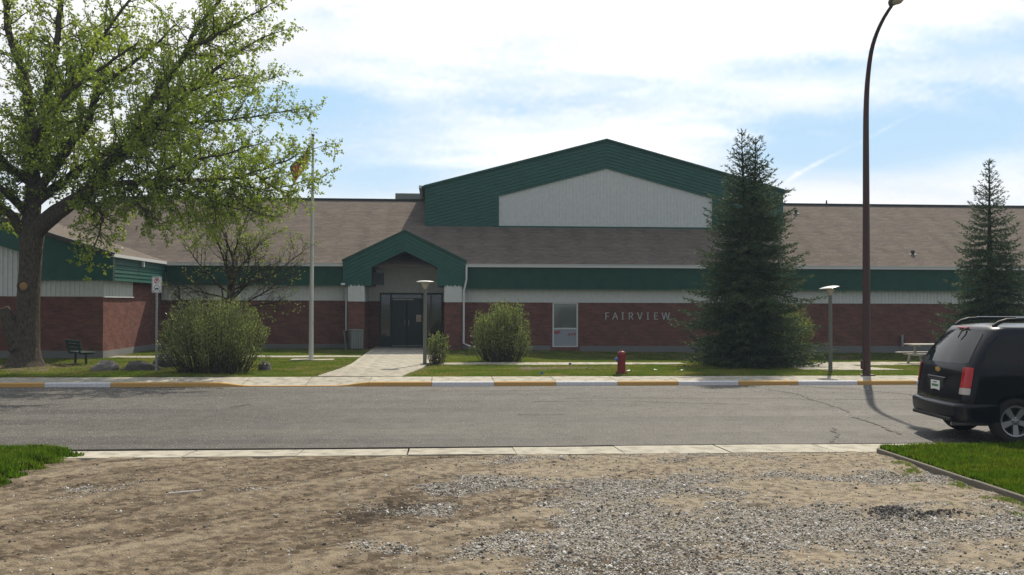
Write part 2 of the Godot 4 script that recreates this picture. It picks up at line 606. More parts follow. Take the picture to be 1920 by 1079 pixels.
	mat("cut_wood", lin(0.42, 0.25, 0.11), 0.85, {"tex": fine, "scale": 6.0})


# ---------------------------------------------------------------- ground
func lawn_h(x: float, z: float) -> float:
	# the lawn dips in front of the wall, more so towards the right
	var dip := 0.42 * smoothstep(-3.0, 13.0, x) * smoothstep(30.8, 35.0, -z) * (1.0 - 0.55 * smoothstep(36.5, 40.0, -z))
	return 0.13 + 0.04 * smoothstep(0.0, 1.0, (-25.4 - z) / 12.0) - dip + nz.get_noise_2d(x * 0.35, z * 0.35) * 0.025


func kerb_h(x: float) -> float:
	var a := smoothstep(-5.25, -4.45, x)
	var b := 1.0 - smoothstep(-2.4, -1.65, x)
	return lerpf(0.105, 0.022, minf(a, b))


func path_left(z: float) -> float:
	return lerpf(-3.05, -2.6, clampf((-25.3 - z) / 4.5, 0.0, 1.0))


func path_right(z: float) -> float:
	return lerpf(-0.95, -0.38, clampf((-25.3 - z) / 3.6, 0.0, 1.0)) + 0.5 * clampf((-29.5 - z) / 4.0, 0.0, 1.0)


func paved(x: float, z: float) -> bool:   # walks and pads in the far lawn
	if z > -25.45 or z < -39.9:
		return true
	if x > path_left(z) - 0.04 and x < path_right(z) + 0.04:
		return true
	if x > -0.3 and x < 7.6 and z > -30.75 and z < -29.75:
		return true
	if x > -12.6 and x < -2.6 and z > -34.6 and z < -33.55:
		return true
	if x > -4.75 and x < -3.3 and z > -32.75 and z < -31.95:
		return true
	if z < -27.25 and z > -30.7:
		if x > 10.15 and x < 13.2 + (z + 27.25) * 0.36:
			return true
		if z < -29.35 and x >= 11.9 and x < 15.6:
			return true
	return false


func lawn_bare(x: float, z: float) -> float:   # 0 grassy .. 1 bare soil
	var n := nz.get_noise_2d(x * 0.55 + 40.0, z * 0.8)
	var b := smoothstep(0.18, 0.42, n) * 0.8
	b = maxf(b, 1.0 - smoothstep(0.5, 1.7, Vector2((x - 3.2) * 0.7, (z + 28.4) * 1.6).length() + n))
	b = maxf(b, 1.0 - smoothstep(1.0, 3.0, Vector2((x + 11.9) * 0.8, z + 28.9).length() + n * 2.2))
	b = maxf(b, 0.75 * (1.0 - smoothstep(0.6, 2.6, Vector2((x + 10.0) * 0.6, z + 29.6).length() + n * 2.4)))
	if z < -25.45:
		b = maxf(b, 0.8 * (1.0 - smoothstep(0.0, 0.35, absf(x - path_left(z) + 0.1) + n * 0.3)) * float(z > -31.0))
		b = maxf(b, 0.8 * (1.0 - smoothstep(0.0, 0.45, absf(x - path_right(z) - 0.12) + n * 0.3)) * float(z > -31.0))
	return b


func lot_rut(x: float, z: float) -> float:
	var s := (x - z) * 0.707
	var p := (x + z) * 0.707
	return 0.75 * nz.get_noise_2d(p * 1.1 + 3.0, s * 0.14) + 0.6 * nz.get_noise_2d(p * 2.7, s * 0.4 + 8.0)


func lot_gravel(x: float, z: float) -> float:   # how much loose stone lies on the lot
	var n := nz.get_noise_2d(x * 0.38 + 20.0, z * 0.55)
	var m := nz.get_noise_2d(x * 1.1 - 5.0, z * 1.5)
	var g := 0.10 + 0.75 * smoothstep(-0.3, 1.4, x + n * 2.2) + n * 0.75 + m * 0.45
	g -= 0.5 * exp(-pow((x - 1.9) / 1.1, 2.0) - pow((z + 11.9) / 0.8, 2.0))
	g -= 0.55 * exp(-pow((x - 2.2) / 0.7, 2.0) - pow((z + 9.9) / 0.35, 2.0))
	g -= 0.6 * exp(-pow((x - 3.5) / 1.0, 2.0) - pow((z + 10.6) / 0.7, 2.0))
	g -= 0.42 * smoothstep(-11.0, -12.3, z) + 0.32 * smoothstep(2.9, 4.4, x)
	return clampf(g, 0.05, 1.0)


func lot_track(x: float, z: float) -> float:   # tyre tracks swinging in from the road: 1 in the groove
	var t := 0.0
	for e in [[-5.3, 0.0], [-3.85, 0.0], [-8.9, 0.35], [-7.45, 0.35], [-13.2, 1.1], [-11.8, 1.1]]:
		var centre: float = e[0] + (z + 13.0) * (-0.75 + e[1]) + 0.06 * pow(z + 13.0, 2.0) + 3.0 + 0.05 * nz.get_noise_2d(z * 0.8, e[0])
		t = maxf(t, exp(-pow((x - centre) / 0.11, 4.0)))
	return t * smoothstep(-0.35, 0.25, nz.get_noise_2d(x * 0.5 + 3.0, z * 0.5))


func lot_heap(x: float, z: float) -> float:   # a small heap of broken asphalt with a tail
	return exp(-pow((x - 4.28) / 0.17, 2.0) - pow((z + 9.2) / 0.15, 2.0)) + 0.6 * exp(-pow((x - 4.62) / 0.24, 2.0) - pow((z + 9.02 + (x - 4.6) * 0.25) / 0.07, 2.0))


func lot_h(x: float, z: float) -> float:
	var far := 1.0 - smoothstep(-13.6, -13.0, -absf(z)) if z < 0.0 else 0.0
	var edge := smoothstep(-13.1, -12.3, z)
	var h := 0.012 + edge * (0.035 * nz.get_noise_2d(x * 0.4, z * 0.4) + 0.032 * lot_rut(x, z)) + 0.012 * nz.get_noise_2d(x * 2.6, z * 2.6) + far * 0.0
	h += 0.075 * lot_heap(x, z) - 0.014 * lot_track(x, z)
	h -= 0.05 * exp(-pow((x + 0.45) / 0.3, 2.0) - pow((z + 9.9) / 0.22, 2.0))
	return h


func left_lawn_edge(z: float) -> float:
	return -4.75 + 0.22 * nz.get_noise_2d(3.0, z * 1.3) + 0.12 * nz.get_noise_2d(9.0, z * 4.0) + 0.12


func build_ground() -> void:
	var b := MB.new()
	b.quad(Vector3(-700, -0.4, 700), Vector3(700, -0.4, 700), Vector3(700, -0.4, -700), Vector3(-700, -0.4, -700))
	structure("ground", b.mesh(), mats.far_ground)
	# road
	b = MB.new()
	var rows := []
	var cols := []
	var zs := [-13.96, -14.3, -14.7, -15.2, -15.8, -16.5, -17.2, -18.0, -18.8, -19.6, -20.4, -21.2, -22.0, -22.7, -23.3, -23.7, -24.09]
	for zi in zs:
		var line := []
		var cl := []
		for i in 181:
			var x := -72.0 + i * 0.8
			var z: float = zi
			if zi == -13.96:
				z += 0.05 * nz.get_noise_2d(x * 1.1, 5.0) + 0.05 * smoothstep(1.0, -2.0, x)
			var y := 0.035 * (1.0 - pow((z + 19.0) / 5.1, 2.0)) + 0.006 * nz.get_noise_2d(x * 0.5, z * 0.5)
			line.append(Vector3(x, y, z))
			var w := nz.get_noise_2d(x * 0.12, z * 0.9)
			# tyre lanes polished darker, grit and dust left between and along the edges
			var band := -0.13 * exp(-pow((z + 16.3) / 0.45, 2.0)) - 0.10 * exp(-pow((z + 14.4) / 0.35, 2.0)) - 0.13 * exp(-pow((z + 18.4) / 0.5, 2.0)) - 0.08 * exp(-pow((z + 21.4) / 0.5, 2.0)) + 0.10 * exp(-pow((z + 15.3) / 0.4, 2.0)) + 0.12 * exp(-pow((z + 23.4) / 0.5, 2.0))
			var k := clampf(0.84 + band * 1.2 + w * 0.3, 0.4, 1.0)
			cl.append(Color(k, k * (0.99 + 0.0 * w), k * (0.955 - 0.35 * maxf(band, 0.0))))
		rows.append(line)
		cols.append(cl)
	b.grid(rows, false, cols)
	b.col = Color(0.5, 0.5, 0.5)
	for i in 180:
		b.quad(rows[0][i] - Vector3(0, 0.07, 0), rows[0][i + 1] - Vector3(0, 0.07, 0), rows[0][i + 1], rows[0][i])
	var road := structure("road", b.mesh(), mats.asphalt)
	var cracks := [[7.58, -22.70, 7.77, -22.00, 7.85, -21.22, 7.68, -20.16, 7.63, -19.30, 7.57, -18.51, 7.44, -17.52], [7.22, -16.95, 7.23, -16.11, 7.13, -15.35, 7.02, -14.72], [1.89, -19.86, 3.53, -20.00, 5.02, -19.41, 6.23, -19.15], [8.6, -23.9, 9.6, -22.6, 10.3, -21.2, 9.9, -20.0, 10.0, -18.6], [2.6, -20.6, 4.5, -20.5, 6.8, -20.3, 9.0, -20.0, 10.0, -19.9], [9.7, -19.6, 9.4, -18.2, 8.6, -16.2, 8.2, -15.0, 7.6, -14.1], [-0.5, -22.6, 1.2, -22.5, 3.0, -22.7], [6.3, -15.6, 6.0, -14.6, 5.6, -14.0], [-3.6, -19.6, -3.9, -18.9], [1.4, -17.6, 1.9, -17.5, 2.3, -17.55]]
	for cr in cracks:
		b = MB.new()
		var pts := []
		for k in range(0, cr.size() - 2, 2):
			var p := Vector2(cr[k], cr[k + 1])
			var q := Vector2(cr[k + 2], cr[k + 3])
			for s in 8:
				pts.append(p.lerp(q, s / 8.0) + Vector2(rng.randf_range(-0.04, 0.04), rng.randf_range(-0.03, 0.03)))
		for k in pts.size() - 1:
			var w := 0.018 + 0.024 * absf(nz.get_noise_2d(k * 0.6, cr[0]))
			var a: Vector2 = pts[k]
			var e: Vector2 = pts[k + 1]
			var sd := (e - a).orthogonal().normalized() * w
			var ya := 0.035 * (1.0 - pow((a.y + 19.0) / 5.1, 2.0)) + 0.009
			b.quad(Vector3(a.x - sd.x, ya, a.y - sd.y), Vector3(e.x - sd.x, ya, e.y - sd.y), Vector3(e.x + sd.x, ya, e.y + sd.y), Vector3(a.x + sd.x, ya, a.y + sd.y))
		put("crack", b.mesh(), mats.crack_tar, road)
	# concrete strip between the road and the lot
	var strip := structure("gutter_strip")
	var x0 := -22.0
	while x0 < 24.0:
		b = MB.new()
		var k := rng.randf_range(0.9, 1.0)
		b.col = Color(k, k, k * 0.98)
		var x1 := x0 + 1.42
		var dip := rng.randf_range(-0.006, 0.006)
		var low := lerpf(-0.024, -0.006, smoothstep(-1.0, 3.0, x0))
		var za := -13.06 + rng.randf_range(-0.02, 0.02)
		b.poly([Vector3(x0, dip + 0.02, za), Vector3(x1, dip + 0.02, za), Vector3(x1, dip * 0.3 + low, -13.98), Vector3(x0, dip * 0.3 + low, -13.98)])
		for e in [x0, x1]:
			var sg := 1.0 if e == x1 else -1.0
			var f := [Vector3(e, dip + 0.02, za), Vector3(e, -0.2, za), Vector3(e, -0.2, -13.98), Vector3(e, dip * 0.3 + low, -13.98)]
			if sg < 0:
				f.reverse()
			b.poly(f)
		b.quad(Vector3(x0, -0.2, za), Vector3(x1, -0.2, za), Vector3(x1, dip + 0.02, za), Vector3(x0, dip + 0.02, za))
		put("concrete_slab", b.mesh(), mats.concrete, strip)
		x0 = x1 + rng.randf_range(0.010, 0.028)
	# sidewalk slabs and the painted kerb
	var walk := structure("sidewalk")
	var kerb := structure("kerb")
	for i in range(-15, 17):
		var xa := -0.16 + 1.505 * i
		var xb := xa + 1.505
		b = MB.new()
		var tone := rng.randf_range(0.9, 1.0)
		b.col = Color(tone, tone * 0.995, tone * 0.97)
		var n := 6
		for s in n:
			var p := lerpf(xa + 0.007, xb - 0.007, s / float(n))
			var q := lerpf(xa + 0.007, xb - 0.007, (s + 1) / float(n))
			var bk := -25.36
			b.quad(Vector3(p, kerb_h(p) - 0.004, -24.17), Vector3(q, kerb_h(q) - 0.004, -24.17), Vector3(q, 0.135, bk), Vector3(p, 0.135, bk))
			b.quad(Vector3(q, -0.05, bk), Vector3(p, -0.05, bk), Vector3(p, 0.135, bk), Vector3(q, 0.135, bk))
		for e in [xa + 0.007, xb - 0.007]:
			var f := [Vector3(e, kerb_h(e) - 0.004, -24.17), Vector3(e, -0.05, -24.17), Vector3(e, -0.05, -25.36), Vector3(e, 0.135, -25.36)]
			if e < xa + 0.1:
				f.reverse()
			b.poly(f)
		put("walk_slab", b.mesh(), mats.concrete, walk)
		b = MB.new()
		for s in n:
			var p := lerpf(xa + 0.003, xb - 0.003, s / float(n))
			var q := lerpf(xa + 0.003, xb - 0.003, (s + 1) / float(n))
			var hp := kerb_h(p)
			var hq := kerb_h(q)
			b.quad(Vector3(p, -0.06, -24.06), Vector3(q, -0.06, -24.06), Vector3(q, hq * 0.8, -24.075), Vector3(p, hp * 0.8, -24.075))
			b.quad(Vector3(p, hp * 0.8, -24.075), Vector3(q, hq * 0.8, -24.075), Vector3(q, hq, -24.105), Vector3(p, hp, -24.105))
			b.quad(Vector3(p, hp, -24.105), Vector3(q, hq, -24.105), Vector3(q, hq, -24.17), Vector3(p, hp, -24.17))
		var white := i >= 0 and i % 2 == 0 or i == -6
		put("kerb_stone", b.mesh(), mats.paint_white if white else mats.paint_yellow, kerb)
	# far lawn
	b = MB.new()
	rows = []
	cols = []
	for j in 70:
		var z := -25.36 - j * 0.32 if j < 46 else -40.08 - (j - 46) * 1.7
		var line := []
		var cl := []
		for i in 140:
			var x := -21.0 + i * 0.32 if i > 0 and i < 139 else (-70.0 if i == 0 else 70.0)
			line.append(Vector3(x, lawn_h(x, z), z))
			var bare := lawn_bare(x, z)
			var g := nz.get_noise_2d(x * 0.9, z * 0.9)
			cl.append(Color(0.075 + 0.02 * g, 0.105 + 0.02 * g, 0.028).lerp(Color(0.24, 0.19, 0.13), bare))
		rows.append(line)
		cols.append(cl)
	b.grid(rows, false, cols)
	structure("lawn", b.mesh(), mats.lawn_soil)
	# walks through the lawn
	var path := structure("entrance_path")
	var z0 := -25.38
	while z0 > -41.7:
		var z1 := maxf(z0 - 1.5, -41.78)
		add_slab(path, [Vector2(path_left(z0), z0), Vector2(path_right(z0), z0), Vector2(path_right(z1), z1 + 0.012), Vector2(path_left(z1), z1 + 0.012)])
		z0 = z1
	var cross := structure("cross_walk")
	var xx := 0.0
	while xx < 7.4:
		add_slab(cross, [Vector2(xx, -29.8), Vector2(xx + 1.49, -29.8), Vector2(xx + 1.49, -30.7), Vector2(xx, -30.7)])
		xx += 1.505
	xx = -12.6
	while xx < -2.8:
		var xe := minf(xx + 1.49, -2.64)
		add_slab(cross, [Vector2(xx, -33.6), Vector2(xe, -33.6), Vector2(xe, -34.55), Vector2(xx, -34.55)])
		xx += 1.505
	var pad := structure("concrete_pad")
	add_slab(pad, [Vector2(10.2, -27.3), Vector2(11.5, -27.3), Vector2(11.5, -29.0), Vector2(10.2, -29.0)])
	add_slab(pad, [Vector2(11.512, -27.3), Vector2(13.15, -27.3), Vector2(12.5, -29.0), Vector2(11.512, -29.0)])
	add_slab(pad, [Vector2(10.2, -29.012), Vector2(11.5, -29.012), Vector2(11.5, -30.65), Vector2(10.2, -30.65)])
	add_slab(pad, [Vector2(11.512, -29.012), Vector2(12.5, -29.012), Vector2(12.4, -29.4), Vector2(13.6, -29.4), Vector2(13.6, -30.65), Vector2(11.512, -30.65)])
	add_slab(pad, [Vector2(13.612, -29.4), Vector2(15.6, -29.4), Vector2(15.6, -30.65), Vector2(13.612, -30.65)])
	var pole_pad := structure("flagpole_pad")
	add_slab(pole_pad, [Vector2(-4.7, -32.0), Vector2(-4.02, -32.0), Vector2(-4.02, -32.7), Vector2(-4.7, -32.7)], 0.03)
	add_slab(pole_pad, [Vector2(-3.99, -32.02), Vector2(-3.35, -32.05), Vector2(-3.35, -32.7), Vector2(-3.99, -32.7)], 0.012)
	# the gravelly lot in front
	b = MB.new()
	rows = []
	cols = []
	var lot_x := []
	for i in 261:
		lot_x.append(-6.5 + i * 0.05)
	var lot_z := []
	for j in 146:
		lot_z.append(-13.12 + j * 0.045)
	for j in 40:
		lot_z.append(-6.5 + j * 0.5)
	for z in lot_z:
		var line := []
		var cl := []
		for x in lot_x:
			line.append(Vector3(x, lot_h(x, z), z))
			cl.append(lot_colour(x, z))
		rows.append(line)
		cols.append(cl)
	b.grid(rows, false, cols)
	structure("dirt_lot", b.mesh(), mats.dirt)
	# lawns beside the lot
	b = MB.new()
	rows = []
	cols = []
	for j in 60:
		var z := -13.1 + j * 0.35
		var line := []
		var cl := []
		for i in 50:
			var x := 5.93 + i * 0.3
			line.append(Vector3(x, 0.045 + 0.03 * nz.get_noise_2d(x, z) + 0.03 * smoothstep(5.9, 7.5, x), z))
			var g := nz.get_noise_2d(x * 1.3, z * 1.3)
			cl.append(Color(0.055 + 0.02 * g, 0.075 + 0.02 * g, 0.02))
		rows.append(line)
		cols.append(cl)
	b.grid(rows, false, cols)
	structure("lawn", b.mesh(), mats.lawn_soil)
	b = MB.new()
	rows = []
	cols = []
	for j in 90:
		var z := -13.35 + j * 0.15
		var line := []
		var cl := []
		for i in 40:
			var f := i / 39.0
			var x := lerpf(-22.0, left_lawn_edge(z), 1.0 - pow(1.0 - f, 2.2))
			var d := left_lawn_edge(z) - x
			line.append(Vector3(x, -0.03 + 0.10 * smoothstep(0.0, 0.4, d) + 0.02 * nz.get_noise_2d(x * 2.0, z * 2.0), z))
			var g := nz.get_noise_2d(x * 1.3, z * 1.3)
			cl.append(Color(0.14, 0.11, 0.07).lerp(Color(0.06 + 0.02 * g, 0.08 + 0.02 * g, 0.02), smoothstep(0.1, 0.45, d + g * 0.2)))
		rows.append(line)
		cols.append(cl)
	b.grid(rows, false, cols)
	structure("lawn", b.mesh(), mats.lawn_soil)


func lot_colour(x: float, z: float) -> Color:
	var c := Color(0.255, 0.205, 0.142).lerp(Color(0.37, 0.31, 0.225), smoothstep(-0.8, 1.6, x + nz.get_noise_2d(x * 0.9, z * 1.3) * 1.5))
	var rut := lot_rut(x, z)
	var n := nz.get_noise_2d(x * 1.4 + 7.0, z * 1.7)
	var g := lot_gravel(x, z)
	c = c.lerp(Color(0.30, 0.27, 0.22), smoothstep(0.3, 0.8, g) * 0.7)
	var grit := nz.get_noise_2d(x * 6.0, z * 7.0) * 0.8 + nz2.get_noise_2d(x * 17.0, z * 19.0) * 0.35
	var damp := smoothstep(0.02, 0.36, -rut * 0.9 + n * 0.5 + grit * 0.8 - smoothstep(0.5, 2.5, x) * 0.35)
	c = c.lerp(Color(0.12, 0.09, 0.06), damp * 0.85)
	c = c.lerp(Color(0.15, 0.118, 0.082) if sin((x - z) * 45.0) > 0.2 else Color(0.30, 0.245, 0.172), lot_track(x, z) * 0.6)
	c = c.lerp(Color(0.37, 0.31, 0.22), smoothstep(0.1, 0.5, rut - n * 0.4 + grit * 0.3) * 0.6)
	var hole := exp(-pow((x + 0.45) / 0.28, 2.0) - pow((z + 9.9) / 0.25, 2.0)) + 0.8 * exp(-pow((x + 0.75) / 0.25, 2.0) - pow((z + 9.45) / 0.3, 2.0))
	c = c.lerp(Color(0.05, 0.04, 0.03), smoothstep(0.3, 0.6, hole + grit * 0.5) * 0.8)
	var tar := lot_heap(x, z)
	c = c.lerp(Color(0.08, 0.075, 0.07), smoothstep(0.3, 0.6, tar + grit * 0.4) * 0.85)
	return c


func add_slab(parent: Node3D, p: Array, lift := 0.012) -> void:
	var b := MB.new()
	var k := rng.randf_range(0.86, 1.0)
	b.col = Color(k, k * 0.99, k * 0.965)
	var top := []
	for q in p:
		top.append(Vector3(q.x, lawn_h(q.x, q.y) + lift + 0.012, q.y))
	# points run counter-clockwise seen from above (x right, -z up)
	b.poly(top)
	for i in p.size():
		var e: Vector3 = top[i]
		var f: Vector3 = top[(i + 1) % p.size()]
		b.quad(e - Vector3(0, 0.12, 0), f - Vector3(0, 0.12, 0), f, e)
	put("walk_slab", b.mesh(), mats.concrete, parent)


# ---------------------------------------------------------------- the school
func prism(b: MB, poly: PackedVector2Array, o: Vector3, u: Vector3, v: Vector3, d0: float, d1: float, slope_dir := Vector2.ZERO, s0 := 0.0, s1 := 1.0, proud := 0.0) -> void:
	# a flat polygon given in (u, v), its face at d1 (plus a lap that stands proud at its lower edge), its rim running back to d0
	if Geometry2D.is_polygon_clockwise(poly):
		poly.reverse()
	var n := u.cross(v).normalized()
	var f := []
	var r := []
	for p in poly:
		var t := 0.0
		if proud > 0.0:
			t = proud * (1.0 - clampf((p.dot(slope_dir) - s0) / (s1 - s0), 0.0, 1.0))
		f.append(o + u * p.x + v * p.y + n * (d1 + t))
		r.append(o + u * p.x + v * p.y + n * d0)
	var tr := Geometry2D.triangulate_polygon(poly)
	for k in range(0, tr.size(), 3):
		var a: Vector3 = f[tr[k]]
		var c: Vector3 = f[tr[k + 1]]
		var e: Vector3 = f[tr[k + 2]]
		if (c - a).cross(e - a).dot(n) < 0:
			b.tri(a, e, c)
		else:
			b.tri(a, c, e)
	for k in poly.size():
		var m := (k + 1) % poly.size()
		b.quad(r[k], r[m], f[m], f[k])


func laps(parent: Node3D, poly: PackedVector2Array, o: Vector3, u: Vector3, v: Vector3, along: Vector2, pitch: float, proud: float) -> void:
	var up := Vector2(-along.y, along.x).normalized()
	if up.y < 0:
		up = -up
	along = along.normalized()
	var lo := 1e9
	var hi := -1e9
	for p in poly:
		lo = minf(lo, p.dot(up))
		hi = maxf(hi, p.dot(up))
	var k := 0
	while lo + k * pitch < hi - 0.01:
		var s0 := lo + k * pitch
		var s1 := minf(s0 + pitch, hi)
		var strip := PackedVector2Array([up * s0 - along * 99.0, up * s0 + along * 99.0, up * s1 + along * 99.0, up * s1 - along * 99.0])
		for piece in Geometry2D.intersect_polygons(poly, strip):
			if piece.size() < 3:
				continue
			var b := MB.new()
			prism(b, piece, o, u, v, -0.02, 0.004, up, s0, s0 + pitch, proud)
			put("lap_board", b.mesh(), mats.green_metal, parent)
		k += 1


func ribbed(poly: PackedVector2Array, o: Vector3, u: Vector3, v: Vector3, pitch := 0.15) -> ArrayMesh:
	var b := MB.new()
	var lo := 1e9
	var hi := -1e9
	for p in poly:
		lo = minf(lo, p.x)
		hi = maxf(hi, p.x)
	var k := 0
	while lo + k * pitch < hi:
		var x0 := lo + k * pitch
		for part in [[0.0, 0.62, 0.0], [0.62, 1.0, 0.022]]:
			var xa: float = x0 + part[0] * pitch
			var xb: float = minf(x0 + part[1] * pitch, hi)
			if xb <= xa + 0.002:
				continue
			var strip := PackedVector2Array([Vector2(xa, -99), Vector2(xb, -99), Vector2(xb, 99), Vector2(xa, 99)])
			for piece in Geometry2D.intersect_polygons(poly, strip):
				prism(b, piece, o, u, v, -0.01, part[2])
		k += 1
	return b.mesh()


func rect(x0: float, y0: float, x1: float, y1: float) -> PackedVector2Array:
	return PackedVector2Array([Vector2(x0, y0), Vector2(x1, y0), Vector2(x1, y1), Vector2(x0, y1)])


func roof_plane(b: MB, pts: Array, along: Vector3, up: Vector3, thick := 0.10) -> void:
	var uvs := []
	for p in pts:
		uvs.append(Vector2(p.dot(along), -p.dot(up)))
	b.poly(pts, uvs)
	var low := []
	for p in pts:
		low.append(p - Vector3(0, thick, 0))
	for i in pts.size():
		var j := (i + 1) % pts.size()
		b.quad(low[i], low[j], pts[j], pts[i])
	low.reverse()
	b.poly(low)


func boxes(called: String, m: Material, parent: Node, list: Array) -> void:
	for e in list:
		var b := MB.new()
		b.box(e[0], e[1])
		put(called, b.mesh(), m, parent)


func lettering(parent: Node, text: String, xs: Array, y: float, z: float, height: float, m: Material, bold := false) -> void:
	var font := SystemFont.new()
	font.font_names = PackedStringArray(["Droid Sans"])
	if bold:
		font.font_weight = 700
	for i in text.length():
		var t := TextMesh.new()
		t.text = text[i]
		t.font = font
		t.font_size = 64
		t.pixel_size = height / 46.0
		t.depth = 0.03
		t.horizontal_alignment = HORIZONTAL_ALIGNMENT_CENTER
		t.vertical_alignment = VERTICAL_ALIGNMENT_CENTER
		var o := put("letter", t, m, parent)
		o.position = Vector3(xs[i], y, z)


func build_school() -> void:
	var s := thing("school_building", "long low brick school with green lapped fascia, white siding and brown shingle roofs", "school")
	var b := MB.new()
	var uz := Vector3(0, 0, 1)
	var ux := Vector3(1, 0, 0)
	var uy := Vector3(0, 1, 0)
	# brick walls
	boxes("brick_wall", mats.brick, s, [
		[Vector3(0.92, -0.35, -40.3), Vector3(4.58, 2.03, -40.0)], [Vector3(5.62, -0.35, -40.3), Vector3(35.0, 2.03, -40.0)], [Vector3(4.58, -0.35, -40.3), Vector3(5.62, 0.24, -40.0)],
		[Vector3(-10.85, -0.35, -40.3), Vector3(-3.54, 2.08, -40.0)],
		[Vector3(-23.0, -0.35, -33.5), Vector3(-10.85, 2.17, -33.2)],
		[Vector3(-11.15, -0.35, -40.0), Vector3(-10.852, 2.17, -33.5)],
		[Vector3(-11.15, 2.172, -39.98), Vector3(-10.90, 2.70, -36.3)],
		[Vector3(-3.53, -0.35, -42.000), Vector3(-2.9, 2.05, -39.22)], [Vector3(0.22, -0.35, -42.000), Vector3(0.9, 2.03, -39.22)],
		[Vector3(-2.898, -0.35, -42.100), Vector3(-2.45, 2.07, -41.800)], [Vector3(0.16, -0.35, -42.100), Vector3(0.218, 2.07, -41.800)],
		[Vector3(34.7, -0.35, -52.6), Vector3(34.98, 3.3, -40.31)], [Vector3(-22.98, -0.35, -52.6), Vector3(-22.7, 3.3, -33.51)], [Vector3(-22.6, -0.35, -52.9), Vector3(34.6, 3.3, -52.62)]])
	boxes("foundation", mats.foundation, s, [
		[Vector3(0.95, -0.4, -40.0), Vector3(4.5, 0.30, -39.985)], [Vector3(5.7, -0.4, -40.0), Vector3(35.0, 0.28, -39.985)], [Vector3(-10.84, -0.4, -40.0), Vector3(-3.56, 0.36, -39.985)],
		[Vector3(-23.0, -0.4, -33.2), Vector3(-10.85, 0.42, -33.18)], [Vector3(-10.852, -0.4, -39.98), Vector3(-10.835, 0.40, -33.18)]])
	# white ribbed siding
	put("siding", ribbed(rect(0.92, 2.032, 35.0, 2.62), Vector3(0, 0, -40.0 + 0.012), ux, uy), mats.white_siding, s)
	put("siding", ribbed(rect(-10.84, 2.082, -3.54, 2.72), Vector3(0, 0, -40.0 + 0.012), ux, uy), mats.white_siding, s)
	put("siding", ribbed(PackedVector2Array([Vector2(-23.0, 2.172), Vector2(-10.83, 2.172), Vector2(-10.83, 2.76), Vector2(-12.9, 2.76), Vector2(-12.9, 3.75), Vector2(-16.9, 5.0), Vector2(-23.0, 3.1)]), Vector3(0, 0, -33.2 + 0.012), ux, uy), mats.white_siding, s)
	put("siding", side_siding(), mats.white_siding, s)
	put("siding", ribbed(PackedVector2Array([Vector2(-2.9, 2.07), Vector2(-2.45, 2.07), Vector2(-2.45, 2.42), Vector2(0.16, 2.42), Vector2(0.16, 2.07), Vector2(0.22, 2.07), Vector2(0.22, 3.6), Vector2(-1.34, 4.3), Vector2(-2.9, 3.6)]), Vector3(0, 0, -41.800), ux, uy), mats.white_siding, s)
	put("siding", ribbed(rect(-3.535, 2.052, -2.895, 2.70), Vector3(0, 0, -39.20), ux, uy), mats.white_siding, s)
	put("siding", ribbed(rect(0.215, 2.032, 0.905, 2.70), Vector3(0, 0, -39.20), ux, uy), mats.white_siding, s)
	boxes("siding_back", mats.white_siding, s, [[Vector3(-3.53, 2.051, -41.800), Vector3(-2.9, 2.69, -39.22)], [Vector3(0.22, 2.031, -41.800), Vector3(0.9, 2.69, -39.22)], [Vector3(-10.86, 2.081, -40.3), Vector3(-3.54, 3.2, -40.0)], [Vector3(0.92, 2.031, -40.3), Vector3(35.0, 3.2, -40.0)]])
	b = MB.new()
	b.box(Vector3(-10.855, 2.15, -36.27), Vector3(-10.79, 2.185, -33.14))
	put("flashing", b.mesh(), mats.gutter_white, s)
	# eaves: outward leaning lapped fascia, soffit and gutter
	var lean := Vector3(0, 0.92, 0.33)
	var flen := lean.length()
	for e in [[1.05, 35.2, 2.58], [-10.5, -3.73, 2.68]]:
		var f := Node3D.new()
		f.name = "fascia"
		s.add_child(f, true)
		laps(f, rect(e[0], 0.0, e[1], flen * (3.46 - e[2]) / 0.92), Vector3(0, e[2], -39.74), ux, lean.normalized(), Vector2(1, 0), 0.131, 0.028)
		b = MB.new()
		b.quad(Vector3(e[0], e[2] - 0.003, -40.1), Vector3(e[1], e[2] - 0.003, -40.1), Vector3(e[1], e[2] - 0.003, -39.73), Vector3(e[0], e[2] - 0.003, -39.73))
		b.quad(Vector3(e[0], e[2], -39.76), Vector3(e[1], e[2], -39.76), Vector3(e[1], 3.45, -39.46), Vector3(e[0], 3.45, -39.46))
		put("soffit", b.mesh(), mats.dark_trim, s)
		b = MB.new()
		for piece in [[-39.40, 3.42, -39.285, 3.43], [-39.295, 3.43, -39.28, 3.545], [-39.40, 3.43, -39.385, 3.53]]:
			b.box(Vector3(e[0], piece[1], piece[0]), Vector3(e[1], piece[3], piece[2]))
		b.box(Vector3(e[0], 3.53, -39.29), Vector3(e[1], 3.55, -39.26))
		put("gutter", b.mesh(), mats.gutter_white, s)
	# left wing side eave
	var wf := Node3D.new()
	wf.name = "fascia"
	s.add_child(wf, true)
	var wl := Vector3(0.05, 0.80, 0)
	laps(wf, rect(0.0, 0.0, 6.5, wl.length() * 0.97), Vector3(-10.63, 2.70, -33.02), Vector3(0, 0, -1), wl.normalized(), Vector2(1, 0), 0.133, 0.026)
	b = MB.new()
	b.quad(Vector3(-11.2, 2.70, -33.05), Vector3(-10.61, 2.70, -33.05), Vector3(-10.61, 2.70, -39.9), Vector3(-11.2, 2.70, -39.9))
	b.quad(Vector3(-10.66, 2.70, -33.05), Vector3(-10.62, 3.48, -33.05), Vector3(-10.62, 3.48, -39.6), Vector3(-10.66, 2.70, -39.6))
	put("soffit", b.mesh(), mats.dark_trim, s)
	b = MB.new()
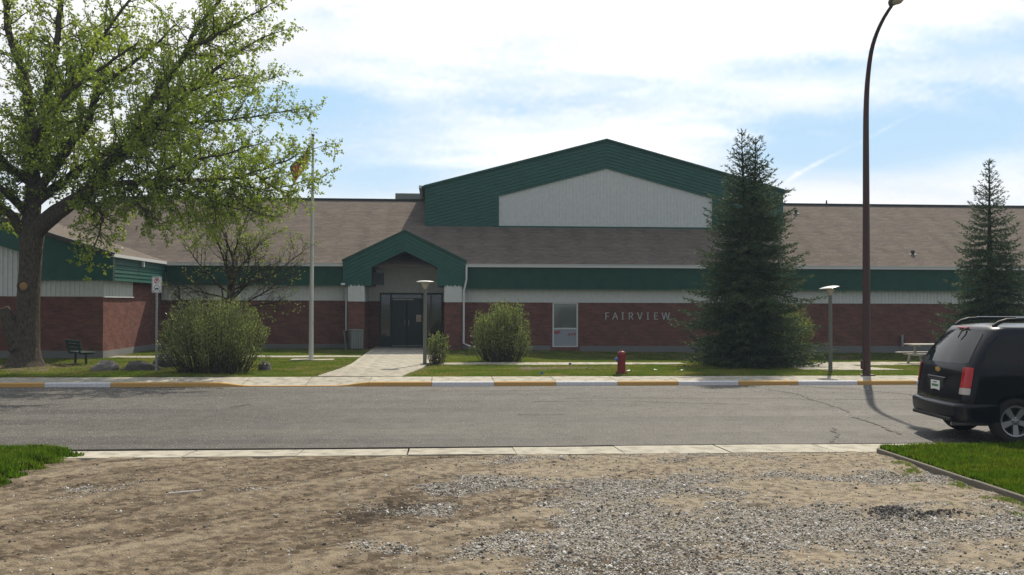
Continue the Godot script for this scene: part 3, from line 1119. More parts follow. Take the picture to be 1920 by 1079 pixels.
	b.box(Vector3(-10.57, 3.45, -39.3), Vector3(-10.46, 3.46, -32.95))
	b.box(Vector3(-10.465, 3.46, -39.3), Vector3(-10.45, 3.56, -32.95))
	b.box(Vector3(-10.57, 3.46, -32.965), Vector3(-10.465, 3.56, -32.95))
	b.box(Vector3(-10.55, 3.25, -36.4), Vector3(-10.47, 3.45, -36.32))
	put("gutter", b.mesh(), mats.gutter_white, s)
	# gables with lapped bands along the rake
	gable(s, -16.9, 5.57, 6.42, 3.56, 2.70, 3.9, 0.87, -33.0, 0.131)
	gable(s, -1.34, 4.83, 2.39, 3.66, 2.66, 1.28, 0.80, -39.2, 0.131)
	gable(s, 7.33, 9.21, 7.94, 7.08, 5.15, 4.73, 1.275, -43.3, 0.143)
	# gym block
	put("siding", ribbed(PackedVector2Array([Vector2(2.48, 5.15), Vector2(12.18, 5.15), Vector2(12.18, 6.77), Vector2(7.33, 8.03), Vector2(2.48, 6.77)]), Vector3(0, 0, -43.35), ux, uy), mats.white_siding, s)
	b = MB.new()
	b.box(Vector3(-0.58, 4.6, -61.0), Vector3(15.24, 7.06, -43.37))
	b.poly([Vector3(-0.58, 7.06, -43.37), Vector3(15.24, 7.06, -43.37), Vector3(7.33, 9.18, -43.37)])
	b.poly([Vector3(15.24, 7.06, -61), Vector3(-0.58, 7.06, -61), Vector3(7.33, 9.18, -61)])
	put("gym_wall", b.mesh(), mats.green_metal, s)
	b = MB.new()
	b.box(Vector3(2.44, 5.27, -43.34), Vector3(12.22, 5.37, -43.22))
	put("flashing", b.mesh(), mats.green_metal, s)
	# roofs
	b = MB.new()
	var sl := Vector3(0, ROOF_SLOPE, -1).normalized()
	roof_plane(b, [Vector3(-10.3, 3.5, -39.36), Vector3(35.3, 3.5, -39.36), Vector3(35.3, 6.74, -46.3), Vector3(-14.66, 6.74, -46.3), Vector3(-17.35, 5.55, -43.75), Vector3(-16.9, 5.56, -43.8)], ux, sl)
	put("roof", b.mesh(), mats.shingle, s)
	b = MB.new()
	roof_plane(b, [Vector3(35.3, 3.5, -53.24), Vector3(-22.0, 3.5, -53.24), Vector3(-14.66, 6.735, -46.31), Vector3(35.3, 6.735, -46.31)], -ux, Vector3(0, ROOF_SLOPE, 1).normalized())
	put("roof", b.mesh(), mats.shingle, s)
	b = MB.new()
	roof_plane(b, [Vector3(-22.0, 3.5, -53.24), Vector3(-22.0, 3.49, -39.36), Vector3(-14.67, 6.73, -46.3)], uz, Vector3(1, 0.51, 0).normalized())
	put("roof", b.mesh(), mats.shingle, s)
	b = MB.new()
	var wsl := Vector3(-1, 0.313, 0).normalized()
	roof_plane(b, [Vector3(-10.5, 3.565, -32.9), Vector3(-10.5, 3.565, -39.5), Vector3(-16.9, 5.575, -43.85), Vector3(-16.9, 5.575, -32.9)], Vector3(0, 0, -1), wsl)
	put("roof", b.mesh(), mats.shingle, s)
	b = MB.new()
	roof_plane(b, [Vector3(-23.5, 3.505, -50.0), Vector3(-23.5, 3.505, -32.9), Vector3(-16.91, 5.57, -32.9), Vector3(-16.91, 5.57, -50.0)], uz, Vector3(1, 0.313, 0).normalized())
	put("roof", b.mesh(), mats.shingle, s)
	b = MB.new()
	roof_plane(b, [Vector3(1.08, 3.66, -39.15), Vector3(1.08, 3.66, -39.8), Vector3(-1.34, 4.85, -42.3), Vector3(-1.34, 4.85, -39.15)], Vector3(0, 0, -1), Vector3(-1, 0.49, 0).normalized(), 0.05)
	put("roof", b.mesh(), mats.shingle, s)
	b = MB.new()
	roof_plane(b, [Vector3(-3.76, 3.66, -39.8), Vector3(-3.76, 3.66, -39.15), Vector3(-1.345, 4.848, -39.15), Vector3(-1.345, 4.848, -42.3)], uz, Vector3(1, 0.49, 0).normalized(), 0.05)
	put("roof", b.mesh(), mats.shingle, s)
	b = MB.new()
	roof_plane(b, [Vector3(15.42, 7.06, -43.2), Vector3(15.42, 7.06, -61.2), Vector3(7.33, 9.24, -61.2), Vector3(7.33, 9.24, -43.2)], Vector3(0, 0, -1), Vector3(-1, 0.27, 0).normalized(), 0.07)
	put("roof", b.mesh(), mats.green_metal, s)
	b = MB.new()
	roof_plane(b, [Vector3(-0.76, 7.06, -61.2), Vector3(-0.76, 7.06, -43.2), Vector3(7.325, 9.24, -43.2), Vector3(7.325, 9.24, -61.2)], uz, Vector3(1, 0.27, 0).normalized(), 0.07)
	put("roof", b.mesh(), mats.green_metal, s)
	boxes("ridge_cap", mats.dark_trim, s, [[Vector3(-14.66, 6.72, -46.42), Vector3(-0.6, 6.80, -46.2)], [Vector3(15.26, 6.72, -46.42), Vector3(35.3, 6.80, -46.2)]])
	boxes("gutter", mats.gutter_white, s, [[Vector3(15.42, 6.97, -61.0), Vector3(15.54, 7.08, -43.18)], [Vector3(-0.88, 6.97, -61.0), Vector3(-0.76, 7.08, -43.18)]])
	# porch ceiling and back
	b = MB.new()
	b.quad(Vector3(-2.62, 3.4, -39.22), Vector3(-2.62, 3.4, -41.800), Vector3(-2.62, 2.66, -41.800), Vector3(-2.62, 2.66, -39.22))
	b.quad(Vector3(-2.62, 3.4, -41.800), Vector3(-2.62, 3.4, -39.22), Vector3(-1.34, 4.05, -39.22), Vector3(-1.34, 4.05, -41.800))
	b.quad(Vector3(-1.34, 4.05, -41.800), Vector3(-1.34, 4.05, -39.22), Vector3(-0.06, 3.4, -39.22), Vector3(-0.06, 3.4, -41.800))
	b.quad(Vector3(-0.06, 3.4, -41.800), Vector3(-0.06, 3.4, -39.22), Vector3(-0.06, 2.66, -39.22), Vector3(-0.06, 2.66, -41.800))
	b.quad(Vector3(-3.6, 2.655, -41.800), Vector3(-2.62, 2.655, -41.800), Vector3(-2.62, 2.655, -39.2), Vector3(-3.6, 2.655, -39.2))
	b.quad(Vector3(-0.06, 2.655, -41.800), Vector3(0.95, 2.655, -41.800), Vector3(0.95, 2.655, -39.2), Vector3(-0.06, 2.655, -39.2))
	put("porch_ceiling", b.mesh(), mats.soffit_brown, s)
	boxes("ceiling_lamp_box", mats.dark_trim, s, [[Vector3(-2.60, 2.72, -40.3), Vector3(-2.2, 3.2, -39.7)]])
	# entrance doors
	var df := MB.new()
	for e in [[-2.45, -2.39], [-2.02, -1.95], [-0.70, -0.63], [0.10, 0.16]]:
		df.box(Vector3(e[0], 0.15, -41.880), Vector3(e[1], 2.42, -41.760))
	df.box(Vector3(-2.39, 2.34, -41.880), Vector3(0.10, 2.42, -41.762))
	df.box(Vector3(-1.95, 2.14, -41.880), Vector3(-0.70, 2.20, -41.762))
	for e in [[-2.39, -2.02], [-0.63, 0.10]]:
		df.box(Vector3(e[0], 0.15, -41.880), Vector3(e[1], 0.62, -41.770))
	put("door_frame", df.mesh(), mats.door_green, s)
	for e in [[-2.39, 0.62, -2.02, 2.34], [-0.63, 0.62, 0.10, 2.34], [-1.95, 2.20, -0.70, 2.34]]:
		b = MB.new()
		b.box(Vector3(e[0], e[1], -41.850), Vector3(e[2], e[3], -41.830))
		put("window_pane", b.mesh(), mats.glass_dark, s)
	for k in 2:
		b = MB.new()
		var x0 := -1.945 if k == 0 else -1.32
		b.bx(Transform3D(Basis(), Vector3(x0 + 0.3075, 1.17, -41.820)), Vector3(0.61, 1.93, 0.05), 0.008)
		var door := put("door", b.mesh(), mats.door_green, s)
		b = MB.new()
		var hx := x0 + (0.53 if k == 0 else 0.085)
		b.tube([Vector3(hx, 1.02, -41.795), Vector3(hx, 1.02, -41.730), Vector3(hx, 1.26, -41.730), Vector3(hx, 1.26, -41.795)], [0.014, 0.014, 0.014, 0.014], 8)
		put("handle", b.mesh(), mats.chrome, door)
		b = MB.new()
		b.box(Vector3(x0 + 0.02, 0.21, -41.795), Vector3(x0 + 0.6, 0.235, -41.785))
		put("kick_strip", b.mesh(), mats.steel, door)
		if k == 1:
			b = MB.new()
			b.box(Vector3(-0.93, 1.22, -41.794), Vector3(-0.73, 1.50, -41.790))
			var np := put("notice", b.mesh(), mats.paper, door)
			np.set_meta("label", "pale paper notice taped to the right door leaf")
			b = MB.new()
			for q in 5:
				b.box(Vector3(-0.90, 1.26 + q * 0.04, -41.789), Vector3(-0.79 + 0.02 * (q % 3), 1.275 + q * 0.04, -41.787))
			put("notice_print", b.mesh(), mats.red_paint, door)
	b = MB.new()
	b.box(Vector3(-1.92, 2.12, -41.750), Vector3(-1.05, 2.165, -41.720))
	put("door_closer", b.mesh(), mats.steel, s)
	# tall window with a boarded lower half
	b = MB.new()
	b.box(Vector3(4.58, 0.24, -40.1), Vector3(4.64, 2.03, -40.01))
	b.box(Vector3(5.56, 0.24, -40.1), Vector3(5.62, 2.03, -40.01))
	b.box(Vector3(4.64, 1.98, -40.1), Vector3(5.56, 2.03, -40.012))
	b.box(Vector3(4.64, 0.95, -40.1), Vector3(5.56, 1.01, -40.012))
	b.box(Vector3(4.64, 0.24, -40.1), Vector3(5.56, 0.28, -40.012))
	var win := put("window", b.mesh(), mats.gutter_white, s)
	b = MB.new()
	b.box(Vector3(4.64, 1.01, -40.07), Vector3(5.56, 1.98, -40.055))
	put("window_pane", b.mesh(), mats.glass_coated, win)
	b = MB.new()
	b.box(Vector3(4.64, 0.28, -40.06), Vector3(5.56, 0.95, -40.03))
	put("white_panel", b.mesh(), mats.panel_white, win)
	lettering(win, "MP", [4.72, 4.85], 0.83, -40.028, 0.13, mats.red_paint, true)
	lettering(win, "STY", [5.26, 5.38, 5.49], 0.74, -40.028, 0.11, mats.red_paint, true)
	lettering(s, "FAIRVIEW", [6.79, 7.13, 7.44, 7.77, 8.14, 8.47, 8.80, 9.21], 1.49, -39.975, 0.285, mats.letter_metal)
	# downspouts
	for d in [[1.08, 3.46, -39.14, 1.08, 2.95, -39.14, 1.02, 2.62, -39.14, 0.98, 2.50, -39.17, 0.98, 0.42, -39.17, 1.25, 0.30, -39.15], [-3.62, 2.62, -39.5, -3.62, 0.9, -39.5]]:
		b = MB.new()
		var pts := []
		var rr := []
		for k in range(0, d.size(), 3):
			pts.append(Vector3(d[k], d[k + 1], d[k + 2]))
			rr.append(0.042)
		b.tube(pts, rr, 6)
		put("downspout", b.mesh(), mats.gutter_white, s)
	b = MB.new()
	b.tube([Vector3(-10.15, 2.6, -39.93), Vector3(-10.15, 0.3, -39.93)], [0.04, 0.04], 6)
	put("downspout", b.mesh(), mats.dark_trim, s)
	# roof vents
	for p in [Vector2(16.53, -45.14), Vector2(19.94, -40.67), Vector2(20.41, -46.18)]:
		var y: float = EAVE_Y + ROOF_SLOPE * (EAVE_Z - p.y) - 0.02
		var v := MB.new()
		v.bx(Transform3D(Basis(Vector3.RIGHT, atan(ROOF_SLOPE)), Vector3(p.x, y + 0.03, p.y)), Vector3(0.36, 0.03, 0.12), 0.008)
		var vent := put("roof_vent", v.mesh(), mats.bin_grey, s)
		v = MB.new()
		v.lathe([Vector2(0.0, 0.20), Vector2(0.08, 0.20), Vector2(0.09, 0.14), Vector2(0.06, 0.12), Vector2(0.05, 0.0)], 12, Transform3D(Basis(), Vector3(p.x, y, p.y)))
		put("vent_pipe", v.mesh(), mats.dark_trim, vent)
	b = MB.new()
	b.tube([Vector3(18.45, 6.68, -46.3), Vector3(18.45, 6.97, -46.3)], [0.05, 0.03], 8)
	put("vent_pipe", b.mesh(), mats.dark_trim, s)
	b = MB.new()
	b.bx(Transform3D(Basis(), Vector3(-1.35, 6.88, -48.5)), Vector3(1.5, 0.75, 1.2), 0.03)
	put("rooftop_unit", b.mesh(), mats.bin_grey, s)
	# small fittings
	b = MB.new()
	b.bx(Transform3D(Basis(), Vector3(-3.72, 2.72, -39.12)), Vector3(0.16, 0.09, 0.14), 0.02)
	put("flood_lamp", b.mesh(), mats.gutter_white, s)
	var hose := MB.new()
	hose.tube([Vector3(19.1, 0.25, -39.9), Vector3(19.1, 0.75, -39.9)], [0.05, 0.05], 8)
	put("standpipe", hose.mesh(), mats.steel, s)


func side_siding() -> ArrayMesh:
	return ribbed(rect(33.17, 2.172, 36.25, 2.74), Vector3(-10.85 + 0.02, 0, 0), Vector3(0, 0, -1), Vector3.UP)


func gable(parent: Node3D, cx: float, apex: float, half: float, eave: float, bottom: float, inner_half: float, band: float, z: float, pitch: float) -> void:
	# two mirrored halves, boards running parallel to the roof edge; a plain strip of trim along the top
	var slope := (apex - eave) / half
	for sg in [-1.0, 1.0]:
		var f := Node3D.new()
		f.name = "gable_band"
		parent.add_child(f, true)
		var inner_top := apex - band - slope * inner_half
		var poly := PackedVector2Array([Vector2(cx, apex), Vector2(cx, apex - band), Vector2(cx + sg * inner_half, inner_top), Vector2(cx + sg * inner_half, bottom), Vector2(cx + sg * half, bottom), Vector2(cx + sg * half, eave)])
		laps(f, poly, Vector3(0, 0, z), Vector3(1, 0, 0), Vector3(0, 1, 0), Vector2(1.0, -slope * sg), pitch, 0.028)
		var b := MB.new()
		prism(b, poly, Vector3(0, 0, z), Vector3(1, 0, 0), Vector3(0, 1, 0), -0.18, -0.022)
		put("backing", b.mesh(), mats.dark_trim, f)
		b = MB.new()
		var n := Vector3(cx, apex + 0.01, z + 0.02)
		b.bar(Vector3(cx, apex + 0.015, z + 0.02), Vector3(cx + sg * (half + 0.05), eave + 0.0 - slope * 0.05 + 0.015, z + 0.02), 0.07, 0.05)
		put("edge_trim", b.mesh(), mats.green_metal, f)


# ---------------------------------------------------------------- street furniture
func build_street_things() -> void:
	street_lamp(Vector3(11.2, 0.12, -25.42))
	path_lamp(Vector3(-0.41, lawn_h(-0.41, -29.9), -29.9), 2.52, 0.0, "mushroom-capped path lamp beside the small shrub before the entrance doors")
	path_lamp(Vector3(10.66, lawn_h(10.66, -26.5), -26.5), 2.36, 0.14, "mushroom-capped path lamp with tilted cap between big spruce and tall street lamp")
	hydrant(Vector3(4.78, lawn_h(4.78, -25.85), -25.85))
	flagpole(Vector3(-4.08, lawn_h(-4.08, -32.4) + 0.03, -32.4))
	parking_sign(Vector3(-7.47, lawn_h(-7.47, -27.1) - 0.02, -27.1))
	bench(Vector3(-10.62, lawn_h(-10.6, -30.6), -30.6))
	bin(Vector3(-3.18, lawn_h(-3.1, -38.7) + 0.01, -38.72))
	picnic_table(Vector3(15.15, lawn_h(14.8, -29.7) + 0.025, -29.75))
	for e in [[-8.98, -27.75, 0.36, 0.28, 0.29, 0.0, 1.0, "pale rounded boulder on the grass, left of the sign post", 3], [-8.02, -27.6, 0.47, 0.30, 0.24, 0.3, 0.5, "long dark grey boulder lying just left of the sign post", 5], [-4.72, -27.55, 0.17, 0.18, 0.27, 1.0, 0.6, "small round brown boulder at right foot of the big bush", 8], [-7.75, -29.2, 0.42, 0.40, 0.42, 0.5, 0.35, "dark boulder behind the sign post, half hidden by the big bush", 12]]:
		boulder(Vector3(e[0], lawn_h(e[0], e[1]), e[1]), e[2], e[3], e[4], e[5], e[6], e[7], e[8])
	for e in [[3.7, -28.2, 0.12, "small blue marker flag standing in bare patch left of the hydrant"], [2.62, -25.62, 0.05, "tiny blue marker flag bent over at the lawn's kerb edge"]]:
		var t := thing("marker_flag", e[3], "marker flag", Vector3(e[0], lawn_h(e[0], e[1]), e[1]), 0.0, "blue marker flags in the lawn")
		var b := MB.new()
		b.tube([Vector3(0, -0.03, 0), Vector3(0, 0.06 + e[2], 0)], [0.004, 0.004], 5)
		put("wire", b.mesh(), mats.steel, t)
		b = MB.new()
		b.bx(Transform3D(Basis(Vector3.BACK, 0.3), Vector3(0.035, e[2] + 0.02, 0)), Vector3(0.07, 0.055, 0.004))
		put("flag", b.mesh(), mats.blue_cap, t)
	var k := 0
	for e in [[4.2, -28.0, "left of the hydrant, beside the bare patch"], [5.15, -26.9, "just right of the hydrant"], [6.0, -27.2, "in the grass between hydrant and big spruce"], [6.7, -27.1, "near the left skirt of the big spruce"]]:
		var b := MB.new()
		rng.seed = 60 + k
		k += 1
		var c := Vector3(0, 0.05, 0)
		var ring := []
		for i in 7:
			var an := TAU * i / 7.0
			ring.append(Vector3(cos(an) * rng.randf_range(0.04, 0.08), rng.randf_range(0.03, 0.07), sin(an) * rng.randf_range(0.03, 0.06)))
		for i in 7:
			b.tri(c, ring[(i + 1) % 7], ring[i])
			b.tri(c - Vector3(0, 0.03, 0), ring[i], ring[(i + 1) % 7])
		var o := put("paper_scrap", b.mesh(), mats.sign_white)
		o.position = Vector3(e[0], lawn_h(e[0], e[1]), e[1])
		tag(o, "crumpled white paper scrap " + e[2], "litter", "white litter in the lawn")
	var st := MB.new()
	st.bx(Transform3D(Basis(Vector3.UP, 0.42), Vector3(0, 0.012, 0)), Vector3(0.34, 0.01, 0.012))
	var stick := put("white_stick", st.mesh(), mats.sign_white)
	stick.position = Vector3(-2.65, lot_h(-2.65, -10.75), -10.75)
	tag(stick, "thin white stick lying on the dirt, left part of the lot", "litter")
	# timber edging of the right lawn
	var ed := thing("timber_edging", "weathered timber edging between the gravel lot and right lawn", "edging")
	var z0 := -13.02
	var i2 := 0
	while z0 < -2.0:
		var b := MB.new()
		var y := 0.012 + 0.008 * sin(i2 * 2.1)
		b.bx(Transform3D(Basis(Vector3.UP, 0.004 * sin(i2 * 1.7)), Vector3(5.89, y, z0 + 1.2)), Vector3(0.045, 0.11, 2.395), 0.006)
		put("board", b.mesh(), mats.timber, ed)
		z0 += 2.4
		i2 += 1


func street_lamp(at: Vector3) -> void:
	var t := thing("street_lamp", "very tall brown street lamp with curved arm beside the kerb", "street lamp", at)
	var b := MB.new()
	var prof := [[0.0, 0.0, 0.105], [0.0, 2.0, 0.10], [0.0, 4.5, 0.088], [0.0, 6.4, 0.078], [0.03, 7.2, 0.070], [0.12, 7.82, 0.062], [0.33, 8.45, 0.055], [0.66, 8.85, 0.049], [1.1, 9.14, 0.043], [1.5, 9.3, 0.04]]
	var pts := []
	var rr := []
	for e in prof:
		pts.append(Vector3(0, e[1], e[0]))
		rr.append(e[2])
	var sm := smooth_line(pts, rr, 0.16)
	b.tube(sm[0], sm[1], 14)
	put("pole", b.mesh(), mats.pole_brown, t)
	b = MB.new()
	b.bx(Transform3D(Basis(), Vector3(0, 0.02, 0)), Vector3(0.34, 0.05, 0.34), 0.01)
	put("base_plate", b.mesh(), mats.pole_brown, t)
	b = MB.new()
	b.bx(Transform3D(Basis(), Vector3(-0.12, 0.30, 0.02)), Vector3(0.07, 0.24, 0.13), 0.02)
	put("hand_hole_cover", b.mesh(), mats.pole_brown, t)
	# cobra head: an elongated shell, its lens below
	b = MB.new()
	var rows := []
	for i in 9:
		var f := i / 8.0
		var w := 0.05 + 0.13 * sin(PI * minf(f * 1.15, 1.0)) if i < 8 else 0.03
		var hgt := 0.05 + 0.07 * sin(PI * minf(f * 1.1, 1.0)) if i < 8 else 0.02
		var ring := []
		for k in 12:
			var an := TAU * k / 12
			ring.append(Vector3(cos(an) * w, 9.33 + f * 0.10 + sin(an) * hgt * (1.0 if sin(an) > 0 else 0.6), 1.45 + f * 0.72))
		rows.append(ring)
	b.grid(rows, true)
	var head := put("lamp_head", b.mesh(), mats.lamp_metal, t)
	b = MB.new()
	b.lathe([Vector2(0.0, -0.09), Vector2(0.08, -0.075), Vector2(0.125, -0.03), Vector2(0.13, 0.0)], 14, Transform3D(Basis().scaled(Vector3(0.9, 1, 1.6)), Vector3(0, 9.34, 1.85)))
	put("lens", b.mesh(), mats.lamp_lens, head)


func path_lamp(at: Vector3, h: float, tilt: float, label: String) -> void:
	var t := thing("path_lamp", label, "lamp post", at, 0.0, "path lamps in front of the school")
	var b := MB.new()
	b.tube([Vector3(0, -0.05, 0), Vector3(0, h * 0.5, 0), Vector3(0, h - 0.20, 0)], [0.056, 0.052, 0.046], 12)
	put("pole", b.mesh(), mats.lamp_metal, t)
	b = MB.new()
	b.lathe([Vector2(0.14, 0.05), Vector2(0.085, 0.012), Vector2(0.085, 0.0), Vector2(0.0, 0.0)], 12, Transform3D(Basis(), Vector3(0, 0.0, 0)))
	put("base_plate", b.mesh(), mats.lamp_metal, t)
	var tb := Transform3D(Basis(Vector3.BACK, tilt), Vector3(0, h - 0.22, 0))
	b = MB.new()
	b.lathe([Vector2(0.05, -0.03), Vector2(0.055, 0.0), Vector2(0.10, 0.08), Vector2(0.135, 0.155), Vector2(0.13, 0.17), Vector2(0.0, 0.17)], 20, tb)
	put("lamp_bowl", b.mesh(), mats.lamp_lens, t)
	b = MB.new()
	b.lathe([Vector2(0.0, 0.165), Vector2(0.24, 0.165), Vector2(0.27, 0.172), Vector2(0.272, 0.184), Vector2(0.24, 0.198), Vector2(0.14, 0.216), Vector2(0.0, 0.225)], 28, tb)
	put("cap", b.mesh(), mats.lamp_cap, t)


func hydrant(at: Vector3) -> void:
	var t := thing("fire_hydrant", "dark red fire hydrant with blue side cap on lawn near kerb", "hydrant", at)
	var b := MB.new()
	b.lathe([Vector2(0.0, 0.645), Vector2(0.03, 0.645), Vector2(0.035, 0.62), Vector2(0.085, 0.605), Vector2(0.105, 0.57), Vector2(0.112, 0.54), Vector2(0.112, 0.50), Vector2(0.105, 0.49), Vector2(0.105, 0.06)], 20, Transform3D())
	put("barrel", b.mesh(), mats.hydrant_red, t)
	b = MB.new()
	b.lathe([Vector2(0.105, 0.085), Vector2(0.15, 0.08), Vector2(0.155, 0.03), Vector2(0.15, -0.04)], 16, Transform3D())
	put("flange", b.mesh(), mats.hydrant_red, t)
	for k in 8:
		b = MB.new()
		b.lathe([Vector2(0.0, 0.1), Vector2(0.014, 0.1), Vector2(0.014, 0.078)], 6, Transform3D(Basis(), Vector3(cos(TAU * k / 8.0) * 0.132, 0.0, sin(TAU * k / 8.0) * 0.132)), true)
		put("bolt", b.mesh(), mats.hydrant_red, t)
	var side := Basis(Vector3.BACK, PI / 2)
	b = MB.new()
	b.lathe([Vector2(0.0, 0.18), Vector2(0.022, 0.18), Vector2(0.022, 0.155), Vector2(0.055, 0.15), Vector2(0.06, 0.105), Vector2(0.045, 0.10), Vector2(0.045, 0.08)], 12, Transform3D(side, Vector3(0, 0.40, 0)))
	put("side_cap", b.mesh(), mats.blue_cap, t)
	b = MB.new()
	b.lathe([Vector2(0.0, 0.16), Vector2(0.02, 0.16), Vector2(0.02, 0.145), Vector2(0.048, 0.14), Vector2(0.05, 0.10), Vector2(0.04, 0.09)], 12, Transform3D(Basis(Vector3.RIGHT, -PI / 2), Vector3(0, 0.40, 0)))
	put("side_cap", b.mesh(), mats.hydrant_red, t)


func flagpole(at: Vector3) -> void:
	var t := thing("flagpole", "tall white flagpole on a small concrete pad before the school", "flagpole", at)
	var b := MB.new()
	b.tube([Vector3(0, -0.03, 0), Vector3(0, 2.0, 0), Vector3(0, 2.02, 0), Vector3(0.02, 7.1, 0)], [0.075, 0.07, 0.06, 0.036], 14)
	put("pole", b.mesh(), mats.pole_white, t)
	b = MB.new()
	b.lathe([Vector2(0.0, 7.26), Vector2(0.03, 7.25), Vector2(0.05, 7.21), Vector2(0.03, 7.16), Vector2(0.025, 7.14), Vector2(0.045, 7.12), Vector2(0.045, 7.08), Vector2(0.0, 7.08)], 12, Transform3D(Basis(), Vector3(0.02, 0, 0)))
	put("finial", b.mesh(), mats.pole_brown, t)
	b = MB.new()
	b.tube([Vector3(0.07, 1.1, 0.02), Vector3(0.065, 4.0, 0.02), Vector3(0.05, 7.08, 0.02)], [0.005, 0.005, 0.005], 4)
	put("halyard", b.mesh(), mats.sign_white, t)
	b = MB.new()
	b.bx(Transform3D(Basis(), Vector3(0.07, 1.15, 0.02)), Vector3(0.03, 0.14, 0.03), 0.006)
	put("cleat", b.mesh(), mats.steel, t)
	# the flag hangs half furled from its upper corner, swung to the left
	var rows := []
	var cols := []
	for i in 15:
		var v := i / 14.0
		var line := []
		var cl := []
		for j in 19:
			var u := j / 18.0
			var fold := 0.09 * sin(u * 9.0 + v * 3.0) * (0.3 + u)
			var x := -0.04 - u * 0.62 - v * 0.10 * (1.0 - u)
			var y := 6.93 - u * 0.72 - v * 0.62 - 0.16 * u * v
			line.append(Vector3(x + 0.05 * sin(v * 7.0 + u * 4.0) * u, y + 0.02 * sin(u * 12.0), fold))
			var c := Color(0.05, 0.13, 0.08) if v < 0.5 else Color(0.42, 0.35, 0.07)
			var e := Vector2((u - 0.72) / 0.2, (v - 0.45) / 0.42)
			if e.length() < 1.0 and absf(sin(atan2(e.y, e.x) * 2.5)) > 0.35 * e.length():
				c = Color(0.30, 0.06, 0.045)
			if Vector2((u - 0.22) / 0.14, (v - 0.25) / 0.2).length() < 1.0:
				c = Color(0.34, 0.08, 0.06) if v < 0.25 else Color(0.40, 0.32, 0.08)
			cl.append(c)
		rows.append(line)
		cols.append(cl)
	b = MB.new()
	b.grid(rows, false, cols)
	var f := put("flag", b.mesh(), mats.flag_cloth)
	f.position = at
	tag(f, "green, yellow and red flag half furled at the top of the pole", "flag")


func parking_sign(at: Vector3) -> void:
	var t := thing("parking_sign", "white no parking sign on a thin galvanised post by the bush", "sign", at)
	var b := MB.new()
	b.bx(Transform3D(Basis(), Vector3(0, 1.16, 0)), Vector3(0.055, 2.44, 0.035), 0.006)
	put("post", b.mesh(), mats.steel, t)
	b = MB.new()
	for k in 18:
		b.box(Vector3(-0.008, 0.15 + k * 0.11, 0.0176), Vector3(0.008, 0.168 + k * 0.11, 0.0186))
	put("post_holes", b.mesh(), mats.sign_black, t)
	b = MB.new()
	b.bx(Transform3D(Basis(), Vector3(0, 2.35, 0.024)), Vector3(0.29, 0.45, 0.006), 0.002)
	var p := put("panel", b.mesh(), mats.sign_white, t)
	p.scale = Vector3(0.87, 0.94, 1.0)
	p.position.y = 2.35 * 0.06
	b = MB.new()
	for e in [[-0.132, 2.138, 0.132, 2.146], [-0.132, 2.554, 0.132, 2.562], [-0.132, 2.146, -0.124, 2.554], [0.124, 2.146, 0.132, 2.554]]:
		b.box(Vector3(e[0], e[1], 0.0275), Vector3(e[2], e[3], 0.0295))
	b.box(Vector3(-0.045, 2.222, 0.0275), Vector3(0.045, 2.258, 0.0295))
	for sx in [-1, 1]:
		b.box(Vector3(sx * 0.09 - 0.02, 2.16, 0.0275), Vector3(sx * 0.09 + 0.02, 2.185, 0.0295))
		b.box(Vector3(sx * 0.03 - 0.012, 2.205, 0.0275), Vector3(sx * 0.03 + 0.012, 2.222, 0.0295))
	put("print", b.mesh(), mats.sign_black, p)
	var ring := func(y: float, r0: float, r1: float, called: String, m: Material) -> void:
		var q := MB.new()
		q.lathe([Vector2(r0, 0.0), Vector2(r0, 0.002), Vector2(r1, 0.002), Vector2(r1, 0.0)], 28, Transform3D(Basis(Vector3.RIGHT, PI / 2), Vector3(0, y, 0.0278)), true)
		if called == "ring":
			q.bx(Transform3D(Basis(Vector3.BACK, -PI / 4), Vector3(0, y, 0.0305)), Vector3(0.016, r1 * 2.0, 0.002))
		put(called, q.mesh(), m, p)
	ring.call(2.46, 0.066, 0.083, "ring", mats.sign_red)
	ring.call(2.26, 0.068, 0.082, "green_ring", mats.sign_green)
	var font := SystemFont.new()
	font.font_names = PackedStringArray(["Droid Sans"])
	font.font_weight = 700
	var tm := TextMesh.new()
	tm.text = "P"
	tm.font = font
	tm.font_size = 64
	tm.pixel_size = 0.105 / 46.0
	tm.depth = 0.002
	var o := put("letter", tm, mats.sign_black, p)
	o.position = Vector3(0, 2.46, 0.0288)


func bench(at: Vector3) -> void:
	var t := thing("park_bench", "dark green bench on the lawn right of the big tree", "bench", at, 2.257)
	# local x is the length, +z the way it faces
	for i in 4:
		var b := MB.new()
		b.bx(Transform3D(Basis(), Vector3(0, 0.36, -0.15 + i * 0.105)), Vector3(1.15, 0.035, 0.095), 0.008)
		put("seat_slat", b.mesh(), mats.bench_green, t)
	for i in 3:
		var b := MB.new()
		b.bx(Transform3D(Basis(Vector3.RIGHT, -0.22), Vector3(0, 0.47 + i * 0.105, -0.21 - i * 0.024)), Vector3(1.15, 0.095, 0.035), 0.008)
		put("back_slat", b.mesh(), mats.bench_green, t)
	for sx in [-0.42, 0.42]:
		var b := MB.new()
		b.bx(Transform3D(Basis(), Vector3(sx, 0.16, -0.02)), Vector3(0.06, 0.36, 0.06), 0.006)
		put("leg", b.mesh(), mats.bench_green, t)
		b = MB.new()
		b.bar(Vector3(sx, 0.325, -0.22), Vector3(sx, 0.325, 0.2), 0.05, 0.035)
		b.bar(Vector3(sx, 0.32, -0.19), Vector3(sx, 0.72, -0.285), 0.05, 0.03, Vector3.BACK)
		put("bracket", b.mesh(), mats.bench_green, t)


